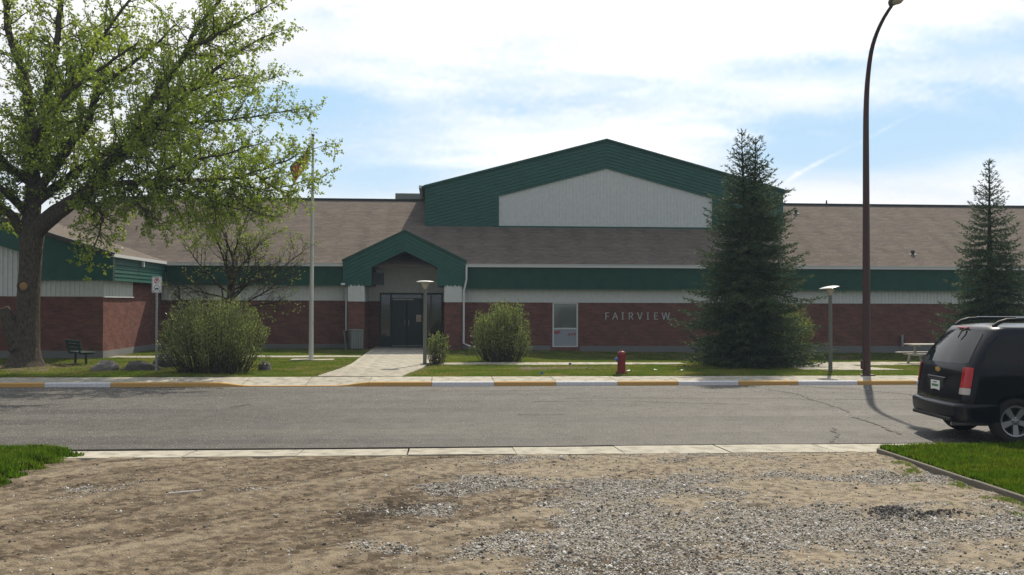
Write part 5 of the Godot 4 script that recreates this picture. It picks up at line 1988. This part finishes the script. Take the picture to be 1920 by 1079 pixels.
func poplar() -> void:
	rng.seed = 31
	var t := thing("poplar_tree", "huge spreading poplar with fresh green leaves and thick grey trunk", "tree", Vector3(-11.88, 0.12, -29.7))
	var o := t.position
	var b := MB.new()
	# trunk with a flared, uneven foot
	var rows := []
	var prof := [[-0.1, 0.62], [0.08, 0.50], [0.25, 0.42], [0.55, 0.37], [1.0, 0.34], [1.6, 0.32], [2.2, 0.31], [2.8, 0.305], [3.3, 0.31], [3.75, 0.335], [4.05, 0.34], [4.3, 0.29]]
	for e in prof:
		var ring := []
		var lean: float = 0.16 * e[0] / 4.2
		for k in 28:
			var an := TAU * k / 28.0
			var rr: float = e[1] * (1.0 + 0.07 * nz.get_noise_3d(cos(an) * 1.5, e[0] * 0.5, sin(an) * 1.5) + 0.03 * sin(an * 9.0 + e[0] * 0.8)) + 0.12 * maxf(0.0, 0.45 - e[0]) * sin(an * 5.0 + 1.0)
			ring.append(Vector3(lean + cos(an) * rr * 1.0, e[0], -sin(an) * rr))
		rows.append(ring)
	b.grid(rows, true)
	put("trunk", b.mesh(), mats.bark, t)
	# a sawn-off limb low on the left and an old round cut above it
	b = MB.new()
	b.tube([Vector3(-0.12, 0.55, 0.12), Vector3(-0.30, 1.0, 0.16), Vector3(-0.43, 1.42, 0.18), Vector3(-0.55, 1.68, 0.19)], [0.30, 0.24, 0.19, 0.165], 16)
	put("sawn_limb", b.mesh(), mats.bark, t)
	b = MB.new()
	var cutn := Vector3(-0.42, 0.90, 0.03).normalized()
	b.lathe([Vector2(0.0, 0.012), Vector2(0.14, 0.008), Vector2(0.16, 0.0)], 18, Transform3D(Basis(Quaternion(Vector3.UP, cutn)), Vector3(-0.55, 1.68, 0.19)))
	put("saw_cut", b.mesh(), mats.cut_wood, t)
	b = MB.new()
	b.lathe([Vector2(0.20, -0.12), Vector2(0.19, 0.0), Vector2(0.16, 0.04), Vector2(0.13, 0.02)], 20, Transform3D(Basis(Vector3.RIGHT, PI / 2), Vector3(0.05, 2.33, 0.30)))
	put("bark_collar", b.mesh(), mats.bark, t)
	b = MB.new()
	b.lathe([Vector2(0.0, 0.022), Vector2(0.08, 0.020), Vector2(0.115, 0.008)], 18, Transform3D(Basis(Vector3.RIGHT, PI / 2), Vector3(0.05, 2.33, 0.30)))
	put("saw_cut", b.mesh(), mats.cut_wood, t)
	var br := MB.new()
	var lf := MB.new()
	br.col = Color(0.78, 0.76, 0.72)
	for e in LIMBS:
		var pts := []
		var rr := []
		for k in range(0, e.size(), 4):
			var wob := Vector3(rng.randfn(), rng.randfn(), rng.randfn()) * (0.05 if k > 0 else 0.0)
			pts.append(Vector3(e[k], e[k + 1], e[k + 2]) - o + wob)
			rr.append(e[k + 3] * (0.82 if k > 4 else 0.95))
		var sm := smooth_line(pts, rr, 0.22)
		var p: Array = sm[0]
		var r: Array = sm[1]
		for k in p.size():
			p[k] += Vector3(nz.get_noise_2d(p[k].y * 2.0, p[k].x), nz.get_noise_2d(p[k].x * 2.0, 7.0), nz.get_noise_2d(p[k].x * 1.3, 3.0 + p[k].y)) * 0.07
		b = MB.new()
		b.tube(p, r, 10 if rr[0] > 0.08 else 7)
		put("limb", b.mesh(), mats.bark, t)
		var n := p.size()
		var left := 0.0
		for k in range(1, n):
			left += p[k].distance_to(p[k - 1])
		var total := left
		var gap := 0.0
		for k in range(1, n):
			var seg: float = p[k].distance_to(p[k - 1])
			left -= seg
			gap -= seg
			if r[k] > 0.20 or (total - left) < 0.35:
				continue
			while gap <= 0.0:
				gap += rng.randf_range(0.085, 0.14)
				var tg: Vector3 = (p[k] - p[k - 1]).normalized()
				var d: Vector3 = (tg * rng.randf_range(0.35, 0.9) + any_side(tg) * 0.85 + Vector3(0, rng.randf_range(-0.25, 0.4), 0)).normalized()
				var len_: float = clampf(0.45 + left * 0.33, 0.5, 1.6) * rng.randf_range(0.65, 1.2)
				leafy_branch(br, lf, p[k].lerp(p[k - 1], rng.randf()), d, len_, minf(r[k] * 0.55, 0.022))
		leafy_branch(br, lf, p[n - 1], (p[n - 1] - p[n - 2]).normalized(), 0.5, 0.009)
	put("branches", br.mesh(), mats.bark, t)
	var crown := put("crown", lf.mesh(), mats.leaf, t)
	crown.set_meta("kind", "stuff")


func leafy_branch(br: MB, lf: MB, at: Vector3, d: Vector3, len_: float, r: float) -> void:
	var pts := [at]
	var p := at
	var n := maxi(3, int(len_ / 0.16))
	var dir := d
	for k in n:
		dir = (dir + Vector3(rng.randfn(), rng.randfn() + 0.12, rng.randfn()) * 0.12).normalized()
		p += dir * (len_ / n)
		pts.append(p)
	var rr := []
	for k in n + 1:
		rr.append(lerpf(r, 0.003, k / float(n)))
	br.tube(pts, rr, 4, false)
	for k in range(1, n + 1):
		var tw := 2 if k < n else 3
		for m in tw:
			var base: Vector3 = pts[k].lerp(pts[k - 1], rng.randf())
			var td := (dir * rng.randf_range(0.4, 1.0) + any_side(dir) * 0.8 + Vector3(0, 0.1, 0)).normalized()
			var tl := rng.randf_range(0.10, 0.30)
			var tip := base + td * tl
			br.tube([base, tip], [0.0042, 0.002], 3, false)
			var count := rng.randi_range(4, 8)
			for q in count:
				var f := 1.0 - pow(rng.randf(), 1.8)
				var lp := base.lerp(tip, f) + Vector3(rng.randfn(), rng.randfn() - 0.4, rng.randfn()) * 0.022
				var al := (td * 0.4 + any_side(td) * 0.8 + Vector3(0, -0.35, 0)).normalized()
				var g := rng.randf()
				lf.col = Color(0.19, 0.275, 0.035).lerp(Color(0.38, 0.45, 0.08), g)
				lf.leaf(lp, al, any_side(al), rng.randf_range(0.058, 0.095), rng.randf_range(0.05, 0.078))


func bare_tree() -> void:
	rng.seed = 77
	var base := Vector3(-6.46, lawn_h(-6.4, -31.4), -31.4)
	var t := thing("bare_tree", "slim tree with bare lower twigs and budding top behind the largest bush", "tree", base)
	var b := MB.new()
	b.tube([Vector3(0, -0.1, 0), Vector3(0.0, 0.6, 0), Vector3(0.02, 1.5, 0), Vector3(0.05, 2.3, 0), Vector3(0.05, 2.8, 0.0)], [0.17, 0.135, 0.125, 0.12, 0.09], 12)
	b.tube([Vector3(-0.06, 1.2, 0.05), Vector3(-0.16, 1.9, 0.12), Vector3(-0.22, 2.4, 0.15)], [0.04, 0.035, 0.02], 8)
	put("trunk", b.mesh(), mats.bark, t)
	var w := MB.new()
	w.col = Color(0.72, 0.68, 0.64)
	var lf := MB.new()
	var stems := [[0.04, 2.3, 0.0, -0.22, 1.0, 0.1, 3.9], [0.05, 2.4, 0.0, 0.12, 1.0, -0.1, 4.6], [0.05, 2.6, 0.0, 0.4, 0.95, 0.2, 2.9], [0.04, 2.5, 0.0, -0.45, 0.95, -0.2, 3.2], [0.04, 2.2, 0.0, 1.0, 0.55, -0.1, 2.7], [0.02, 2.0, 0.0, 1.0, 0.4, 0.5, 2.2], [0.03, 2.1, 0.0, -0.8, 0.7, -0.3, 2.0], [0.02, 1.9, 0.0, -1.0, 0.45, 0.4, 1.7], [0.02, 1.75, 0.0, 1.0, 0.12, 0.3, 2.3], [0.02, 1.6, 0.0, 1.0, -0.05, 0.1, 2.0], [0.02, 1.7, 0.0, -0.9, 0.2, 0.6, 1.6], [0.03, 2.2, 0.0, 0.3, 0.8, 0.9, 1.9], [0.03, 2.3, 0.0, -0.2, 0.8, -0.9, 1.9], [0.04, 2.5, 0.0, 0.5, 1.0, -0.6, 2.0], [0.02, 1.9, 0.0, 0.6, 0.35, 1.0, 1.8]]
	for e in stems:
		bare_branch(w, lf, Vector3(e[0], e[1], e[2]), Vector3(e[3], e[4], e[5]).normalized(), e[6], 0.036, 0)
	put("branches", w.mesh(), mats.bark, t)
	var cr := put("buds", lf.mesh(), mats.leaf, t)
	cr.set_meta("kind", "stuff")


func bare_branch(w: MB, lf: MB, at: Vector3, d: Vector3, len_: float, r: float, depth: int) -> void:
	var n := maxi(3, int(len_ / 0.2))
	var pts := [at]
	var dirs := [d]
	var p := at
	var dir := d
	for k in n:
		dir = (dir + Vector3(rng.randfn(), rng.randfn() * 0.8 + 0.15, rng.randfn()) * 0.13).normalized()
		p += dir * (len_ / n)
		pts.append(p)
		dirs.append(dir)
	var rr := []
	for k in n + 1:
		rr.append(lerpf(r, r * 0.25, k / float(n)))
	w.tube(pts, rr, 6 if depth == 0 else 3, false)
	if depth >= 3:
		if rng.randf() < 0.12 + 0.8 * smoothstep(3.0, 4.2, pts[-1].y):
			for k in 3:
				lf.col = Color(0.20, 0.27, 0.06).lerp(Color(0.34, 0.40, 0.11), rng.randf())
				var ld := (dir + any_side(dir) * 0.8).normalized()
				lf.leaf(pts[-1 - rng.randi() % 2], ld, any_side(ld), rng.randf_range(0.035, 0.06), rng.randf_range(0.022, 0.035))
		return
	var kids: int = [13, 7, 5][depth]
	for k in kids:
		var f := lerpf(0.18, 1.0, (k + rng.randf()) / kids)
		var i := clampi(int(f * n), 0, n - 1)
		var q: Vector3 = pts[i].lerp(pts[i + 1], f * n - i)
		var dd: Vector3 = (dirs[i] * 0.75 + any_side(dirs[i]) * 0.7 + Vector3(0, 0.12, 0)).normalized()
		bare_branch(w, lf, q, dd, minf(len_, 2.6) * rng.randf_range(0.32, 0.5) * (1.25 - 0.6 * f), maxf(r * 0.38, 0.003), depth + 1)


func spruce(label: String, at: Vector3, height: float, prof: Array, twin: bool, sd: int) -> void:
	rng.seed = sd
	var t := thing("spruce_tree", label, "tree", at, 0.0, "dark spruces on the far lawn")
	var tr := MB.new()
	tr.col = Color(0.55, 0.47, 0.42)
	var axes := [[Vector3.ZERO, height]]
	if twin:
		var split := height * 0.62
		axes = [[Vector3(-0.20, 0, 0.03), height], [Vector3(0.24, 0, -0.03), height * 0.965]]
		tr.tube([Vector3(0, -0.1, 0), Vector3(0, split * 0.5, 0), Vector3(0, split, 0)], [0.13, 0.10, 0.06], 8)
		for a in axes:
			tr.tube([Vector3(0, split - 0.1, 0), Vector3(a[0].x * 0.7, split + 0.5, a[0].z), Vector3(a[0].x, a[1] - 0.5, a[0].z), Vector3(a[0].x, a[1], a[0].z)], [0.055, 0.04, 0.016, 0.008], 6)
	else:
		tr.tube([Vector3(0, -0.1, 0), Vector3(0, height * 0.5, 0), Vector3(0, height - 0.5, 0), Vector3(0, height, 0)], [0.13, 0.08, 0.018, 0.008], 8)
	put("trunk", tr.mesh(), mats.bark, t)
	var w := MB.new()
	w.col = Color(0.5, 0.42, 0.36)
	var nd := MB.new()
	for ai in axes.size():
		var top: float = axes[ai][1]
		var y := 0.10 if ai == 0 else top * 0.6
		while y < top - 0.12:
			var f := y / height
			var lim := 0.0
			for k in prof.size() - 1:
				if f >= prof[k][0] and f <= prof[k + 1][0]:
					lim = lerpf(prof[k][1], prof[k + 1][1], (f - prof[k][0]) / (prof[k + 1][0] - prof[k][0]))
			var split_f := 0.62
			var ax := Vector3.ZERO
			if twin:
				ax = axes[ai][0] * smoothstep(split_f - 0.05, split_f + 0.1, f)
				if f > 0.7:
					lim *= 0.78
			var count := 9 if f < 0.6 else 6
			if y > top - 0.7:
				count = 4
			var turn := rng.randf() * TAU
			for k in count:
				var an := turn + TAU * k / count + rng.randf_range(-0.25, 0.25)
				var out := Vector3(cos(an), 0, sin(an))
				var l := lim * rng.randf_range(0.72, 1.08)
				if rng.randf() < 0.18:
					l *= 1.22
				var rise := lerpf(-0.16, 1.1, pow(f, 2.6)) + rng.randf_range(-0.08, 0.08)
				if rng.randf() < 0.07:
					continue
				spruce_branch(w, nd, ax + Vector3(0, y + rng.randf_range(-0.05, 0.05), 0), out, l, rise)
			y += lerpf(0.125, 0.2, f)
		for k in 14:
			shoot(nd, Vector3(axes[ai][0].x, top - 0.42 + 0.03 * k, axes[ai][0].z), (Vector3.UP + any_side(Vector3.UP) * 0.5).normalized(), 0.09)
	put("branches", w.mesh(), mats.bark, t)
	var crown := put("needles", nd.mesh(), mats.needle, t)
	crown.set_meta("kind", "stuff")


func spruce_branch(w: MB, nd: MB, at: Vector3, out: Vector3, l: float, rise: float) -> void:
	var pts := []
	var n := 5
	for k in n + 1:
		var f := k / float(n)
		pts.append(at + out * (l * f) + Vector3(0, l * (rise * f - 0.20 * f * (1.0 - rise) * sin(PI * f * 0.8) + 0.10 * f * f), 0))
	w.tube([pts[0], pts[2], pts[4], pts[5]], [0.016, 0.011, 0.006, 0.003], 3, false)
	var side := out.cross(Vector3.UP).normalized()
	var s := 0.12 if l > 0.6 else 0.04
	while s < l:
		var f := s / l * n
		var i := clampi(int(f), 0, n - 1)
		var p: Vector3 = pts[i].lerp(pts[i + 1], f - i)
		var d: Vector3 = (pts[i + 1] - pts[i]).normalized()
		shoot(nd, p, (d + any_side(d) * 0.6).normalized(), 0.10)
		for sg in [-1.0, 1.0]:
			var bl: float = minf((l - s) * 0.42 + 0.10, 0.55) * rng.randf_range(0.7, 1.2)
			var bd: Vector3 = (d * 0.75 + side * sg * 0.75 + Vector3(0, rng.randf_range(-0.28, 0.06), 0)).normalized()
			var m := maxi(1, int(bl / 0.085))
			for q in m:
				var bp := p + bd * (bl * (q + rng.randf()) / m) - Vector3(0, 0.10 * pow((q + 0.5) / m, 2.0) * bl, 0)
				shoot(nd, bp, (bd + any_side(bd) * 0.75).normalized(), rng.randf_range(0.09, 0.14))
		s += rng.randf_range(0.075, 0.11)
	shoot(nd, pts[n], (pts[n] - pts[n - 1]).normalized(), 0.14)


func shoot(nd: MB, p: Vector3, d: Vector3, l: float) -> void:
	var g := rng.randf()
	nd.col = Color(0.050, 0.082, 0.042).lerp(Color(0.14, 0.185, 0.09), g * g * g)
	var a := any_side(d)
	var c := d.cross(a)
	for k in 4:
		var an := TAU * k / 4.0 + g
		var q := a * cos(an) + c * sin(an)
		var r := d.cross(q)
		var s := p + d * (l * 0.2 * (k % 2))
		nd.tri(s - r * 0.010, s + r * 0.010 + d * 0.02, s + d * l * 0.85 + q * l * 0.33)


# ---------------------------------------------------------------- grass and gravel
func scatter(called: String, mesh: Mesh, m: Material, xf: Array, cols: Array, label: String, category: String) -> void:
	var mm := MultiMesh.new()
	mm.transform_format = MultiMesh.TRANSFORM_3D
	mm.use_colors = true
	mm.mesh = mesh
	mm.instance_count = xf.size()
	for i in xf.size():
		mm.set_instance_transform(i, xf[i])
		mm.set_instance_color(i, cols[i])
	var o := MultiMeshInstance3D.new()
	o.name = numbered(called)
	o.multimesh = mm
	o.material_override = m
	add_child(o)
	tag(o, label, category, "", "stuff")


func tuft(blades: int, spread: float, width: float) -> ArrayMesh:
	var b := MB.new()
	for i in blades:
		var an := rng.randf() * TAU
		var rad := sqrt(rng.randf()) * spread
		var p := Vector3(cos(an) * rad, 0, sin(an) * rad)
		var lean := Vector3(rng.randfn(), 0, rng.randfn()) * 0.02
		var sd := Vector3(cos(an * 3.0), 0, sin(an * 3.0)) * width
		var h := rng.randf_range(0.55, 1.0)
		var k := rng.randf_range(0.75, 1.1)
		b.col = Color(k, k, k)
		var q := p + Vector3(lean.x * 0.3, h * 0.55, lean.z * 0.3)
		b.tri(p - sd, p + sd, q + sd * 0.7)
		b.tri(p - sd, q + sd * 0.7, q - sd * 0.7)
		b.tri(q - sd * 0.7, q + sd * 0.7, p + Vector3(lean.x, h, lean.z))
	return b.mesh()


func pebble() -> ArrayMesh:
	var b := MB.new()
	var ico := []
	var g := (1.0 + sqrt(5.0)) / 2.0
	for v in [Vector3(-1, g, 0), Vector3(1, g, 0), Vector3(-1, -g, 0), Vector3(1, -g, 0), Vector3(0, -1, g), Vector3(0, 1, g), Vector3(0, -1, -g), Vector3(0, 1, -g), Vector3(g, 0, -1), Vector3(g, 0, 1), Vector3(-g, 0, -1), Vector3(-g, 0, 1)]:
		ico.append(v.normalized() * rng.randf_range(0.75, 1.2) * Vector3(1, 0.7, 0.85))
	for f in [[0, 11, 5], [0, 5, 1], [0, 1, 7], [0, 7, 10], [0, 10, 11], [1, 5, 9], [5, 11, 4], [11, 10, 2], [10, 7, 6], [7, 1, 8], [3, 9, 4], [3, 4, 2], [3, 2, 6], [3, 6, 8], [3, 8, 9], [4, 9, 5], [2, 4, 11], [6, 2, 10], [8, 6, 7], [9, 8, 1]]:
		b.tri(ico[f[0]], ico[f[1]], ico[f[2]])
	return b.mesh()


func build_ground_cover() -> void:
	rng.seed = 101
	# right lawn, seen close
	var xf := []
	var cols := []
	for i in 42000:
		var x := 5.95 + pow(rng.randf(), 1.2) * 5.5
		var z := rng.randf_range(-13.12, -8.0)
		var y := 0.045 + 0.03 * nz.get_noise_2d(x, z) + 0.03 * smoothstep(5.9, 7.5, x) - 0.005
		var h := rng.randf_range(0.045, 0.10) * (1.0 + 0.4 * nz.get_noise_2d(x * 2.0, z * 2.0))
		xf.append(Transform3D(Basis(Vector3.UP, rng.randf() * TAU).scaled(Vector3(1, h, 1)), Vector3(x, y, z)))
		var g := nz.get_noise_2d(x * 1.1 + 5.0, z * 1.1) + rng.randf_range(-0.3, 0.3)
		cols.append(Color(0.095, 0.165, 0.014).lerp(Color(0.17, 0.20, 0.03), clampf(g + 0.3, 0.0, 1.0)) * rng.randf_range(0.45, 1.25))
	scatter("mown_grass", tuft(7, 0.035, 0.009), mats.grass, xf, cols, "bright mown grass of the lawn right of the gravel lot", "grass")
	xf = []
	cols = []
	for i in 20000:
		var z := rng.randf_range(-13.45, -9.0)
		var e := left_lawn_edge(z)
		var x := e - 0.02 - pow(rng.randf(), 1.3) * 3.6
		var d := e - x
		if rng.randf() > smoothstep(0.0, 0.5, d + 0.3 * nz.get_noise_2d(x * 3.0, z * 3.0)):
			continue
		var y := -0.03 + 0.10 * smoothstep(0.0, 0.4, d) + 0.02 * nz.get_noise_2d(x * 2.0, z * 2.0)
		xf.append(Transform3D(Basis(Vector3.UP, rng.randf() * TAU).scaled(Vector3(1, rng.randf_range(0.05, 0.10), 1)), Vector3(x, y, z)))
		var g := nz.get_noise_2d(x * 1.1 + 5.0, z * 1.1) + rng.randf_range(-0.3, 0.3)
		cols.append(Color(0.095, 0.17, 0.014).lerp(Color(0.16, 0.20, 0.03), clampf(g + 0.3, 0.0, 1.0)) * rng.randf_range(0.45, 1.25))
	scatter("tufted_grass", tuft(7, 0.04, 0.009), mats.grass, xf, cols, "bright tufted grass at the left edge of the dirt lot", "grass")
	# the school's lawn, farther off
	xf = []
	cols = []
	for i in 125000:
		var x := rng.randf_range(-17.5, 20.0)
		var z := -25.42 - pow(rng.randf(), 1.25) * 14.5
		if paved(x, z) or (x < -10.8 and z < -33.1):
			continue
		var bare := lawn_bare(x, z)
		if rng.randf() < bare * 0.92:
			continue
		xf.append(Transform3D(Basis(Vector3.UP, rng.randf() * TAU).scaled(Vector3(1, rng.randf_range(0.035, 0.07), 1)), Vector3(x, lawn_h(x, z) - 0.006, z)))
		var g := nz.get_noise_2d(x * 0.6 + 5.0, z * 0.9) * 1.3 + rng.randf_range(-0.3, 0.3)
		cols.append(Color(0.15, 0.21, 0.036).lerp(Color(0.32, 0.275, 0.12), clampf(g + 0.25 + bare * 0.4, 0.0, 1.0)))
	scatter("lawn_grass", tuft(10, 0.075, 0.006), mats.grass, xf, cols, "patchy lawn grass in front of the school", "grass")
	# weeds in the lot along the timber edging
	xf = []
	cols = []
	for i in 1300:
		var x := 5.82 - absf(rng.randfn()) * 0.28
		var z := rng.randf_range(-12.8, -8.2)
		if nz.get_noise_2d(x * 1.5 + 60.0, z * 1.5) < 0.27:
			continue
		xf.append(Transform3D(Basis(Vector3.UP, rng.randf() * TAU).scaled(Vector3(0.8, rng.randf_range(0.02, 0.045), 0.8)), Vector3(x, lot_h(x, z) - 0.003, z)))
		cols.append(Color(0.10, 0.17, 0.03).lerp(Color(0.30, 0.27, 0.12), rng.randf() * 0.7))
	scatter("weeds", tuft(8, 0.04, 0.004), mats.grass, xf, cols, "low weeds in the gravel along the timber edging", "weeds")
	# loose stones on the lot
	xf = []
	cols = []
	for i in 225000:
		var x := rng.randf_range(-6.2, 5.85)
		var z := -13.1 + pow(rng.randf(), 0.92) * 6.4
		if x < left_lawn_edge(z):
			continue
		var g := lot_gravel(x, z)
		var tar := lot_heap(x, z)
		if rng.randf() > maxf(0.015 + 0.05 * smoothstep(-1.5, 0.5, x) + 0.94 * smoothstep(0.30, 0.85, g), tar):
			continue
		var s := 0.0045 + 0.009 * pow(rng.randf(), 2.2) + (0.012 if rng.randf() < 0.02 else 0.0)
		var bs := Basis.from_euler(Vector3(rng.randfn() * 0.4, rng.randf() * TAU, rng.randfn() * 0.4)).scaled(Vector3.ONE * s)
		xf.append(Transform3D(bs, Vector3(x, lot_h(x, z) + s * 0.25, z)))
		var q := rng.randf()
		var c := Color(0.34, 0.31, 0.26).lerp(Color(0.56, 0.54, 0.49), rng.randf())
		if q < 0.34:
			c = Color(0.06, 0.057, 0.052).lerp(Color(0.18, 0.165, 0.14), rng.randf())
		elif q > 0.93:
			c = Color(0.72, 0.70, 0.66)
		if tar > 0.3:
			c = c.lerp(Color(0.06, 0.055, 0.05), 0.7)
		cols.append(c)
	scatter("gravel", pebble(), mats.stone, xf, cols, "loose grey gravel strewn over the dirt lot", "gravel")
	# clods of dark earth where the lot is churned
	xf = []
	cols = []
	for i in 8000:
		var x := rng.randf_range(-5.5, 5.5)
		var z := rng.randf_range(-13.0, -6.9)
		var damp := -lot_rut(x, z) + nz.get_noise_2d(x * 1.4 + 7.0, z * 1.7) * 0.7 - smoothstep(0.5, 2.5, x) * 0.35
		if x < left_lawn_edge(z) or rng.randf() > smoothstep(0.0, 0.5, damp) + 0.04:
			continue
		var s := 0.005 + 0.013 * pow(rng.randf(), 3.0)
		xf.append(Transform3D(Basis.from_euler(Vector3(rng.randfn() * 0.3, rng.randf() * TAU, 0.0)).scaled(Vector3(s, s * 0.8, s)), Vector3(x, lot_h(x, z) + s * 0.2, z)))
		cols.append(Color(0.075, 0.056, 0.038).lerp(Color(0.17, 0.13, 0.085), rng.randf()))
	scatter("earth_clods", pebble(), mats.stone, xf, cols, "dark crumbs of earth along the tyre ruts", "earth")
	# chunks of broken asphalt on the heap
	xf = []
	cols = []
	for i in 2600:
		var x := rng.randf_range(3.9, 5.2)
		var z := rng.randf_range(-9.6, -8.7)
		if rng.randf() > lot_heap(x, z) * 0.9:
			continue
		var s := rng.randf_range(0.008, 0.022)
		xf.append(Transform3D(Basis.from_euler(Vector3(rng.randfn(), rng.randf() * TAU, rng.randfn())).scaled(Vector3.ONE * s), Vector3(x, lot_h(x, z) + s * 0.4, z)))
		cols.append(Color(0.05, 0.047, 0.043).lerp(Color(0.24, 0.22, 0.20), pow(rng.randf(), 2.0)))
	scatter("asphalt_chunks", pebble(), mats.stone, xf, cols, "dark heap of broken asphalt crumbs on the right of the lot", "rubble")
	# grit worn out of the road surface
	xf = []
	cols = []
	for i in 60000:
		var x := rng.randf_range(-10.0, 13.0)
		var z := -13.98 - pow(rng.randf(), 1.3) * 9.9
		var s := rng.randf_range(0.004, 0.008) * (1.0 + (-14.0 - z) * 0.05)
		xf.append(Transform3D(Basis(Vector3.UP, rng.randf() * TAU).scaled(Vector3(s, s * 0.5, s)), Vector3(x, 0.035 * (1.0 - pow((z + 19.0) / 5.1, 2.0)) + 0.006 * nz.get_noise_2d(x * 0.5, z * 0.5) + 0.001, z)))
		cols.append(Color(0.12, 0.115, 0.105).lerp(Color(0.52, 0.50, 0.46), rng.randf()))
	scatter("road_grit", pebble(), mats.stone, xf, cols, "fine stone grit showing in the worn road surface", "grit")
